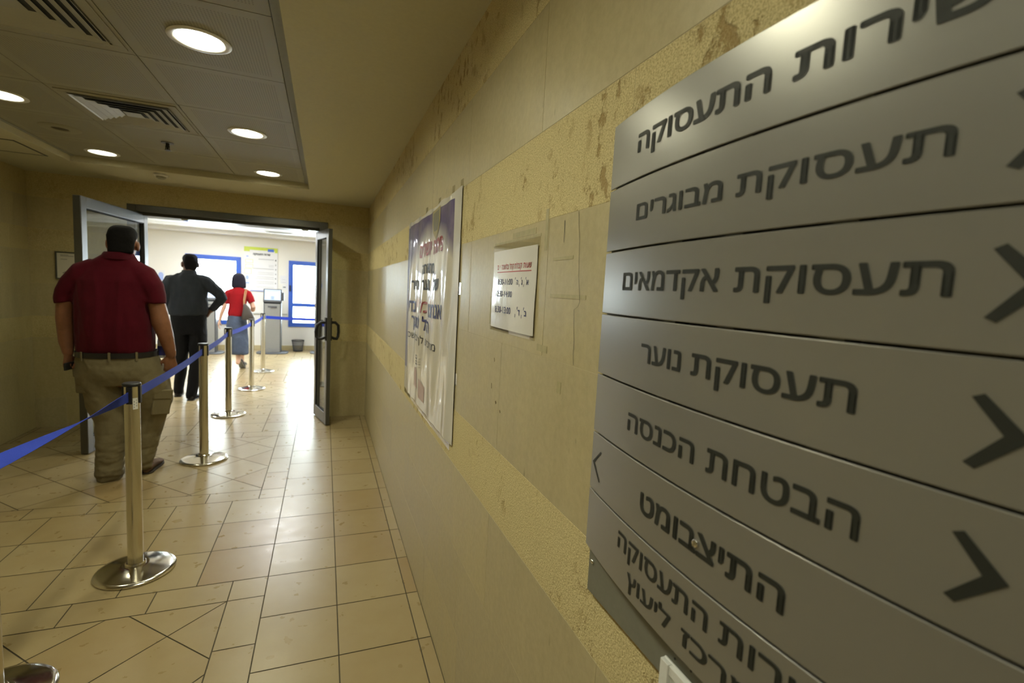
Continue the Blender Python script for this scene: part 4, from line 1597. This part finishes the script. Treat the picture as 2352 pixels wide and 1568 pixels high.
def folds(ax, fz, amp, seed=0, low=0):
    def f(c):
        n = noise.noise(Vector((c.x*ax[0]+seed, c.y*ax[1], c.z*fz)))
        n2 = noise.noise(Vector((c.x*ax[0]*2.3+seed+9, c.y*ax[1]*2.3, c.z*fz*2)))
        n3 = noise.noise(Vector((c.x*ax[0]*4+seed, c.y*ax[1]*4+5, c.z*fz*5)))
        return amp*(n+.45*n2+.22*n3)+amp*.9*(.35-min(.35, abs(n)*1.6))
    return f


# ---- heavy man in a maroon polo shirt, back to the camera
Yp = 4.30
MA = thing('person', 'heavy man seen from behind in a maroon polo shirt and khaki cargo trousers, arms hanging', 'person', (-1.40, Yp, 0))
hA = Head((-1.362, Yp+.03, 1.588), yaw=.14, tilt=-.03, k=1.02, wide=1.05)
b = MB(); hA.skull(b)
b.limb([(-1.375, Yp-.005, 1.50, .06, .06), (-1.372, Yp+.005, 1.58, .066, .066), (-1.368, Yp+.005, 1.64, .076, .080), (-1.367, Yp+.005, 1.67, .076, .082), (-1.365, Yp+.01, 1.70, .07, .08)], seg=24)
b.limb([(-1.39, Yp, 1.43, .14, .07), (-1.40, Yp, 1.30, .185, .15), (-1.405, Yp, 1.10, .19, .16), (-1.40, Yp, .95, .19, .15), (-1.39, Yp, .80, .19, .14)], seg=24)
# legs inside the trousers
b.limb([(-1.50, Yp, .82, .085, .085), (-1.47, Yp-.02, .50, .065, .065), (-1.445, Yp-.06, .10, .042, .042), (-1.44, Yp-.01, .05, .035, .03)], seg=16)
b.limb([(-1.28, Yp, .82, .085, .085), (-1.23, Yp+.05, .50, .065, .065), (-1.245, Yp+.0, .11, .040, .040), (-1.235, Yp+.05, .06, .034, .03)], seg=16)
# left arm and right arm
b.limb([(-1.57, Yp, 1.475, .085, .09), (-1.645, Yp-.01, 1.37, .060, .068), (-1.686, Yp-.015, 1.25, .051, .064), (-1.690, Yp-.02, 1.17, .049, .058), (-1.689, Yp-.01, 1.08, .049, .055), (-1.685, Yp-.02, 1.00, .043, .048), (-1.672, Yp-.035, .925, .031, .034)], side=(1, 0, 0), seg=22)
hand(b, (-1.671, Yp-.04, .912), (.0, .0, -1), (.85, -.35, -.1), (.35, .9, .1), k=1.0, curls=((1.25, .9, .5), (1.15, 1.1, .5), (1.15, 1.15, .6), (1.2, 1.1, .6)), thumb_in=.5)
b.limb([(-1.235, Yp, 1.475, .085, .09), (-1.175, Yp-.01, 1.37, .060, .068), (-1.146, Yp-.015, 1.25, .055, .063), (-1.126, Yp-.02, 1.15, .060, .062), (-1.100, Yp-.015, 1.05, .050, .054), (-1.080, Yp, .95, .038, .042), (-1.074, Yp+.005, .91, .034, .034)], side=(1, 0, 0), seg=22)
hand(b, (-1.077, Yp+.01, .900), (-.02, .04, -1), (-.45, .85, 0), (-.85, -.35, 0), k=1.08, curl=(.62, .8, .45), thumb_in=.35)
put_me(remesh(b, .0048, 3), 'body', M['skin_a'], MA)
hA.extras(MA, M['hair_a'])
b = MB(); hA.hair(b, [(.050, .066, -.045, -.108), (.062, .069, -.042, -.112), (.085, .070, -.036, -.112), (.115, .0725, -.034, -.110), (.140, .0765, -.02, -.111), (.160, .0815, .03, -.111), (.182, .0815, .088, -.109), (.205, .0765, .088, -.099), (.226, .066, .068, -.080), (.240, .048, .038, -.05), (.246, .02, .008, -.02)])
put_me(remesh(b, .005, 3, lambda c: .0015*noise.noise(c*90)), 'hair', M['hair_a'], MA)
# shirt
b = MB()
b.vloft([(.925, -1.398, Yp, .226, .178), (.95, -1.398, Yp, .232, .186), (1.01, -1.402, Yp, .229, .190), (1.13, -1.409, Yp, .229, .190), (1.26, -1.422, Yp, .222, .180), (1.36, -1.415, Yp, .225, .165), (1.44, -1.408, Yp-.005, .225, .145), (1.50, -1.404, Yp-.005, .205, .120), (1.545, -1.400, Yp-.005, .170, .098), (1.578, -1.394, Yp-.005, .142, .092), (1.604, -1.386, Yp-.002, .112, .092), (1.624, -1.381, Yp, .090, .090)], seg=48)
b.limb(arm([(-1.50, Yp-.005, 1.515, .085, .085), (-1.575, Yp-.005, 1.475, .092, .10), (-1.640, Yp-.01, 1.40, .080, .095), (-1.678, Yp-.012, 1.340, .066, .088), (-1.686, Yp-.015, 1.305, .060, .084), (-1.682, Yp-.016, 1.272, .060, .083)]), side=(0, 1, 0), seg=26, dome=False)
b.limb(arm([(-1.30, Yp-.005, 1.515, .085, .085), (-1.235, Yp-.005, 1.475, .092, .10), (-1.180, Yp-.01, 1.40, .078, .095), (-1.161, Yp-.012, 1.345, .066, .088), (-1.157, Yp-.015, 1.318, .063, .084), (-1.157, Yp-.016, 1.290, .063, .083)]), side=(0, 1, 0), seg=26, dome=False)
b.ball((-1.628, Yp-.01, 1.315), (.034, .078, .055)); b.ball((-1.205, Yp-.01, 1.325), (.034, .078, .05))
put_me(remesh(b, .0075, 5, (lambda f: lambda c: f(c)*max(.15, min(1, (.30-abs(c.x+1.40))/.1))*max(.2, min(1, (1.52-c.z)/.1)))(folds((7.5, 7.5), 2.0, .016, 3))), 'polo_shirt', M['maroon'], MA)
b = MB()
R = []
for z, a, bb_ in ((1.594, .094, .095), (1.626, .088, .090), (1.644, .084, .087), (1.634, .091, .095), (1.608, .106, .106), (1.594, .108, .108)):
    R.append([(-1.378+a*math.cos(t), Yp+.002+bb_*math.sin(t), z-.018*max(0, math.sin(t))) for t in [2*math.pi*q/40 for q in range(40)]])
R.append(R[0]); b.rings(R, caps=False)
put(b, 'collar', M['maroon_trim'], MA, 50)
b = MB(); b.ball((-1.383, Yp-.102, 1.603), (.008, .002, .004), 14, 8)
put(b, 'neck_label', M['black'], MA)
# trousers
b = MB()
b.vloft([(.70, -1.375, Yp, .262, .165), (.76, -1.380, Yp, .262, .185), (.82, -1.385, Yp, .256, .196), (.88, -1.393, Yp, .240, .192), (.932, -1.397, Yp, .224, .180)], seg=44)
b.limb([(-1.498, Yp, .78, .125, .16), (-1.490, Yp-.005, .69, .122, .155), (-1.474, Yp-.01, .565, .112, .135), (-1.442, Yp-.02, .435, .099, .118), (-1.436, Yp-.04, .30, .088, .103), (-1.437, Yp-.055, .19, .084, .098), (-1.441, Yp-.06, .10, .082, .095), (-1.442, Yp-.065, .045, .080, .098)], side=(1, 0, 0), seg=28)
b.limb([(-1.262, Yp, .78, .13, .16), (-1.220, Yp+.005, .69, .135, .155), (-1.196, Yp+.02, .56, .122, .135), (-1.218, Yp+.04, .42, .098, .115), (-1.236, Yp+.02, .29, .080, .098), (-1.246, Yp+.0, .17, .066, .085), (-1.250, Yp-.005, .095, .060, .078)], side=(1, 0, 0), seg=28)
ft = folds((8, 8), 6, .011, 1)
ft2 = folds((5, 5), 26, .008, 5)
put_me(remesh(b, .0075, 4, lambda c: ft(c)+ft2(c)*max(0, min(1, (.5-c.z)/.35))), 'trousers', M['khaki'], MA)
b = MB()
R = []
for z, g in ((.902, .0), (.902, .010), (.940, .010), (.940, .0), (.902, .0)):
    R.append([(-1.396+(.225+g+.006)*math.copysign(abs(math.cos(t))**.91, math.cos(t)), Yp+(.179+g+.006)*math.copysign(abs(math.sin(t))**.91, math.sin(t)), z) for t in [2*math.pi*q/64 for q in range(64)]])
b.rings(R, caps=False)
put(b, 'belt', M['leather'], MA, 40)
def hip(t, g=.02):
    return Vector((-1.396+(.225+g)*math.copysign(abs(math.cos(t))**.91, math.cos(t)), Yp+(.179+g)*math.copysign(abs(math.sin(t))**.91, math.sin(t)), 0))
for deg in (-128, -88, -52):
    t = math.radians(deg); c = hip(t)
    n = Vector((math.cos(t), math.sin(t), 0)); s_ = Vector((-n.y, n.x, 0))
    b = MB(); b.obox((c.x, c.y, .915), s_, n, (0, 0, 1), .007, .0025, .032)
    put(b, 'belt_loop', M['khaki'], MA, None, None, .001)
for (x, y, z, hx, hz, yw, tl) in ((-1.602, Yp-.085, .79, .062, .032, .75, .10), (-1.105, Yp-.075, .62, .066, .036, -.70, -.12)):
    n = Vector((math.sin(-yw), -math.cos(yw), 0)); s_ = Vector((n.y, -n.x, 0))
    u_ = (Vector((0, 0, 1))+s_*tl).normalized(); s2 = (s_-u_*s_.dot(u_)).normalized()
    b = MB(); b.obox(Vector((x, y, z))-n*.004, s2, n, u_, hx, .009, hz)
    if hz > .03: b.obox(Vector((x, y, z))-u_*(hz+.055)-n*.012, s2, n, u_, hx*.92, .011, .06)
    put(b, 'cargo_pocket', M['khaki'], MA, 60, None, .008)
shoe(MA, (-1.440, Yp-.115, 0), (-.12, 1), 1.0, 0, M['brown_shoe'], M['dark_sole'])
shoe(MA, (-1.238, Yp-.02, 0), (.04, 1), 1.0, 0, M['brown_shoe'], M['dark_sole'])
ph = MB(); ph.obox((-1.647, Yp-.075, .838), (.25, .95, .05), (.95, -.25, .05), (0, -.05, 1), .052, .008, .026)
tag(put(ph, 'mobile_phone', M['black'], None, 40, (-1.647, Yp-.075, .838), .004), 'black mobile phone in the left hand of the maroon-shirted man', 'phone')
bo = thing('water_bottle', 'clear plastic water bottle with a blue label at the right hip of the maroon-shirted man', 'bottle', (-1.146, Yp+.085, .875))
bxx, byy = -1.146, Yp+.085
b = MB(); b.lathe([(.001, .875), (.030, .875), (.033, .885), (.033, .93), (.031, .935), (.033, .94), (.033, 1.0), (.028, 1.03), (.014, 1.055), (.012, 1.065), (.001, 1.065)], (bxx, byy, 0), 32)
put(b, 'flask', m_plain('clear_white_plastic', (.72, .76, .80), .2, .02, 40, .6), bo, 40)
b = MB(); b.lathe([(.0335, .895), (.0345, .896), (.0345, .965), (.0335, .966), (.0335, .895)], (bxx, byy, 0), 32, close=False)
put(b, 'label', mat('blue_label', (.06, .07, .36), .4), bo, 40)
b = MB(); b.lathe([(.001, 1.0655), (.015, 1.0655), (.015, 1.083), (.001, 1.084)], (bxx, byy, 0), 24)
put(b, 'cap', M['white_plastic'], bo, 40)

# ---- man in a charcoal shirt, hand on hip
Yq = 6.98
MBp = thing('person', 'man seen from behind in a charcoal shirt and black trousers, right hand on his hip', 'person', (-1.53, Yq, 0))
hB = Head((-1.535, Yq+.02, 1.535), yaw=.32, k=1.0, wide=1.03)
b = MB(); hB.skull(b)
b.limb([(-1.545, Yq, 1.45, .085, .085), (-1.54, Yq, 1.53, .066, .070), (-1.537, Yq+.005, 1.62, .064, .070)], seg=22)
b.limb([(-1.545, Yq, 1.44, .15, .09), (-1.545, Yq, 1.20, .14, .10), (-1.545, Yq, 1.05, .13, .09), (-1.545, Yq, .98, .11, .08)], seg=20)
b.limb([(-1.62, Yq, .85, .07, .08), (-1.625, Yq, .48, .05, .05), (-1.67, Yq+.10, .10, .035, .035), (-1.67, Yq+.13, .05, .03, .03)], seg=14)
b.limb([(-1.45, Yq, .85, .07, .08), (-1.455, Yq-.05, .48, .05, .05), (-1.50, Yq-.12, .10, .035, .035), (-1.50, Yq-.10, .05, .03, .03)], seg=14)
b.limb([(-1.36, Yq, 1.44, .05, .06), (-1.255, Yq-.01, 1.345, .042, .045), (-1.19, Yq, 1.262, .038, .038), (-1.26, Yq+.02, 1.17, .034, .034), (-1.325, Yq+.03, 1.09, .028, .026)], seg=16)
hand(b, (-1.327, Yq+.03, 1.087), (-.45, .35, -.75), (-.75, -.2, .3), (-.2, .8, .3), k=.95, curl=(.35, .5, .3))
b.limb([(-1.73, Yq, 1.44, .05, .06), (-1.785, Yq-.01, 1.30, .042, .045), (-1.785, Yq, 1.20, .038, .040), (-1.765, Yq+.06, 1.12, .034, .036), (-1.72, Yq+.17, 1.08, .028, .026)], seg=16)
hand(b, (-1.70, Yq+.19, 1.075), (.6, .6, -.1), (.1, -.5, -.6), (0, 0, 1), k=.95, curl=(.5, .7, .4))
put_me(remesh(b, .0055, 3), 'body', M['skin_b'], MBp)
hB.extras(MBp, M['hair_a'])
b = MB(); hB.hair(b, [(.040, .047, -.042, -.080), (.06, .057, -.036, -.090), (.09, .066, -.034, -.101), (.12, .0715, -.03, -.106), (.15, .0775, .0, -.108), (.175, .0795, .085, -.106), (.20, .0745, .085, -.095), (.221, .062, .064, -.074), (.236, .042, .03, -.042), (.241, .018, .006, -.016)])
put_me(remesh(b, .0055, 3, lambda c: .0015*noise.noise(c*90)), 'hair', M['hair_a'], MBp)
b = MB()
b.vloft([(1.035, -1.553, Yq, .196, .140), (1.055, -1.553, Yq, .210, .152), (1.09, -1.552, Yq, .212, .155), (1.16, -1.550, Yq, .200, .148), (1.26, -1.548, Yq, .186, .138), (1.36, -1.552, Yq, .195, .130), (1.43, -1.553, Yq-.005, .205, .115), (1.475, -1.550, Yq-.005, .180, .098), (1.508, -1.548, Yq-.005, .130, .085), (1.53, -1.545, Yq-.003, .090, .075), (1.552, -1.542, Yq, .074, .074)], seg=44)
b.limb(arm([(-1.46, Yq-.005, 1.470, .075, .08), (-1.37, Yq-.005, 1.435, .082, .09), (-1.285, Yq-.01, 1.375, .068, .075), (-1.215, Yq-.005, 1.300, .058, .062), (-1.192, Yq, 1.258, .052, .056), (-1.232, Yq+.015, 1.205, .048, .052), (-1.30, Yq+.03, 1.115, .042, .042)]), side=(0, 1, 0), seg=24)
b.limb(arm([(-1.64, Yq-.005, 1.470, .075, .08), (-1.725, Yq-.005, 1.435, .078, .09), (-1.775, Yq-.01, 1.345, .060, .075), (-1.788, Yq-.01, 1.25, .052, .062), (-1.782, Yq, 1.185, .048, .054), (-1.755, Yq+.08, 1.115, .042, .044), (-1.725, Yq+.155, 1.085, .038, .038)]), side=(0, 1, 0), seg=24)
put_me(remesh(b, .0075, 4, folds((8, 8), 2.6, .015, 12)), 'shirt', M['charcoal'], MBp)
b = MB(); R = []
for z, a in ((1.535, .073), (1.572, .070), (1.576, .073), (1.540, .083), (1.535, .083), (1.535, .073)):
    R.append([(-1.541+a*math.cos(t), Yq+a*1.02*math.sin(t), z-.012*max(0, math.sin(t))) for t in [2*math.pi*q/36 for q in range(36)]])
b.rings(R, caps=False)
put(b, 'collar', M['charcoal'], MBp, 50)
b = MB()
b.vloft([(.80, -1.545, Yq, .184, .130), (.88, -1.549, Yq, .192, .140), (.96, -1.551, Yq, .190, .135), (1.045, -1.553, Yq, .186, .130)], seg=40)
b.limb([(-1.632, Yq, .86, .095, .125), (-1.636, Yq, .72, .092, .115), (-1.636, Yq+.01, .52, .074, .09), (-1.650, Yq+.05, .34, .062, .075), (-1.675, Yq+.085, .18, .056, .068), (-1.690, Yq+.10, .07, .052, .066)], side=(1, 0, 0), seg=24)
b.limb([(-1.455, Yq, .86, .095, .125), (-1.452, Yq-.005, .72, .092, .115), (-1.468, Yq-.03, .52, .080, .09), (-1.464, Yq-.06, .38, .076, .085), (-1.483, Yq-.10, .20, .064, .074), (-1.505, Yq-.13, .055, .058, .072)], side=(1, 0, 0), seg=24)
ft3 = folds((8, 8), 6, .007, 21)
put_me(remesh(b, .0075, 4, ft3), 'trousers', M['dark_trouser'], MBp)
shoe(MBp, (-1.690, Yq+.055, 0), (-.15, 1), 1.0, 0, M['leather'], M['black'])
shoe(MBp, (-1.508, Yq-.185, 0), (.10, 1), 1.0, 0, M['leather'], M['black'])

# ---- woman in a red top walking away
Yw = 9.18
W_ = lambda x, z: (x*.966, 1.5+(z-1.5)*.966)
WO = thing('person', 'woman in a red top and blue-grey skirt walking away beyond the doorway', 'person', (-1.35, Yw, 0))
hC = Head((-1.335, Yw+.03, 1.368), yaw=.18, k=.93, wide=1.0)
b = MB(); hC.skull(b)
b.limb([(-1.335, Yw, 1.30, .07, .07), (-1.335, Yw, 1.38, .052, .055), (-1.335, Yw+.01, 1.46, .052, .058)], seg=20)
b.limb([(-1.34, Yw, 1.26, .10, .06), (-1.345, Yw, 1.10, .105, .08), (-1.35, Yw, .90, .12, .085), (-1.345, Yw, .80, .12, .09)], seg=20)
# rear leg pushing off, front leg planted ahead
b.limb([(-1.31, Yw, .82, .075, .08), (-1.32, Yw+.02, .48, .055, .055), (-1.325, Yw-.05, .30, .047, .05), (-1.318, Yw-.10, .20, .038, .040), (-1.325, Yw-.115, .125, .034, .036)], seg=16)
b.limb([(-1.39, Yw, .82, .075, .08), (-1.365, Yw+.14, .48, .055, .055), (-1.33, Yw+.28, .25, .045, .048), (-1.325, Yw+.32, .10, .032, .034), (-1.325, Yw+.345, .05, .028, .028)], seg=16)
# left arm swinging, right arm holding the bag
b.limb([(-1.475, Yw, 1.265, .04, .045), (-1.515, Yw-.01, 1.15, .036, .040), (-1.535, Yw-.02, 1.04, .034, .036), (-1.575, Yw-.01, .93, .031, .032), (-1.605, Yw+.01, .82, .024, .024)], seg=16)
hand(b, (-1.608, Yw+.012, .81), (-.22, .05, -1), (.85, .1, -.2), (.1, .95, 0), k=.9, curl=(.25, .35, .25))
b.limb([(-1.20, Yw, 1.265, .04, .045), (-1.145, Yw-.01, 1.15, .038, .042), (-1.112, Yw-.01, 1.055, .040, .040), (-1.125, Yw+.06, 1.0, .034, .034), (-1.16, Yw+.16, .985, .026, .026)], seg=16)
hand(b, (-1.17, Yw+.175, .982), (-.7, .6, -.1), (.1, -.3, -.9), (.5, .7, .2), k=.88, curl=(.7, .8, .5))
put_me(remesh(b, .0055, 3), 'body', M['skin_c'], WO)
hC.extras(WO, M['hair_a'])
b = MB(); hC.hair(b, [(-.012, .100, -.02, -.085), (.005, .113, .0, -.105), (.05, .115, .02, -.118), (.10, .111, .03, -.122), (.15, .106, .05, -.122), (.185, .099, .09, -.117), (.214, .084, .085, -.098), (.237, .060, .05, -.064), (.250, .024, .01, -.02)])
put_me(remesh(b, .006, 3, lambda c: .0025*noise.noise(Vector((c.x*80, c.y*80, c.z*9)))), 'hair', m_hair('dark_bob_hair', (.014, .012, .02)), WO)
b = MB()
b.vloft([(.895, -1.352, Yw, .132, .108), (.93, -1.354, Yw, .138, .112), (1.0, -1.352, Yw, .128, .105), (1.075, -1.345, Yw, .124, .10), (1.17, -1.340, Yw, .136, .10), (1.26, -1.338, Yw, .150, .092), (1.315, -1.338, Yw, .125, .078), (1.35, -1.337, Yw, .085, .065), (1.372, -1.336, Yw, .062, .060)], seg=40)
b.limb(arm([(-1.41, Yw, 1.30, .055, .06), (-1.475, Yw, 1.265, .062, .068), (-1.510, Yw-.005, 1.19, .055, .062), (-1.528, Yw-.01, 1.10, .050, .055)]), side=(0, 1, 0), seg=22, dome=False)
b.limb(arm([(-1.26, Yw, 1.30, .055, .06), (-1.20, Yw, 1.265, .062, .068), (-1.155, Yw-.005, 1.19, .055, .062), (-1.128, Yw-.01, 1.125, .053, .056)]), side=(0, 1, 0), seg=22, dome=False)
put_me(remesh(b, .007, 4, folds((10, 10), 4, .006, 31)), 'red_top', M['red_knit'], WO)
b = MB()
b.vloft([(.255, -1.305, Yw-.02, .112, .15), (.27, -1.305, Yw-.02, .128, .17), (.40, -1.312, Yw-.01, .126, .17), (.55, -1.335, Yw, .142, .16), (.72, -1.355, Yw, .152, .14), (.84, -1.355, Yw, .144, .118), (.915, -1.353, Yw, .128, .10)], seg=40)
put_me(remesh(b, .007, 4, folds((9, 9), 9, .009, 41)), 'skirt', M['denim'], WO)
shoe(WO, (-1.335, Yw-.115, 0.0), (.30, 1), .88, .85, M['taupe'], M['grey_sole'])
shoe(WO, (-1.325, Yw+.30, 0), (.05, 1), .88, 0, M['taupe'], M['grey_sole'])
bg = thing('shoulder_bag', 'taupe shoulder bag with a tan strap, under the right arm of the woman', 'bag', (-1.17, Yw-.13, .85))
b = MB()
R = []
for z, x0, x1, hy in ((.845, -1.255, -1.085, .045), (.862, -1.265, -1.068, .052), (.95, -1.255, -1.105, .045), (1.04, -1.243, -1.150, .03), (1.095, -1.240, -1.195, .014), (1.105, -1.238, -1.205, .008)):
    R.append([((x0+x1)/2+(x1-x0)/2*math.copysign(abs(math.cos(t))**.6, math.cos(t)), Yw-.158+hy*math.copysign(abs(math.sin(t))**.6, math.sin(t)), z) for t in [2*math.pi*q/32 for q in range(32)]])
b.rings(R)
put(b, 'bag_body', M['taupe'], bg, 50)
b = MB()
for pts in (((-1.234, Yw-.168, 1.09), (-1.236, Yw-.158, 1.16), (-1.226, Yw-.12, 1.28), (-1.222, Yw-.06, 1.335), (-1.222, Yw+.0, 1.345)), ((-1.226, Yw-.146, 1.09), (-1.222, Yw-.135, 1.16), (-1.208, Yw-.11, 1.27), (-1.205, Yw-.05, 1.325), (-1.205, Yw+.0, 1.335))):
    b.limb([(*p, .007, .003) for p in pts], side=(1, 0, 0), seg=10)
put(b, 'strap', M['tan_strap'], bg, 50)

bpy.data.objects.remove(_to)
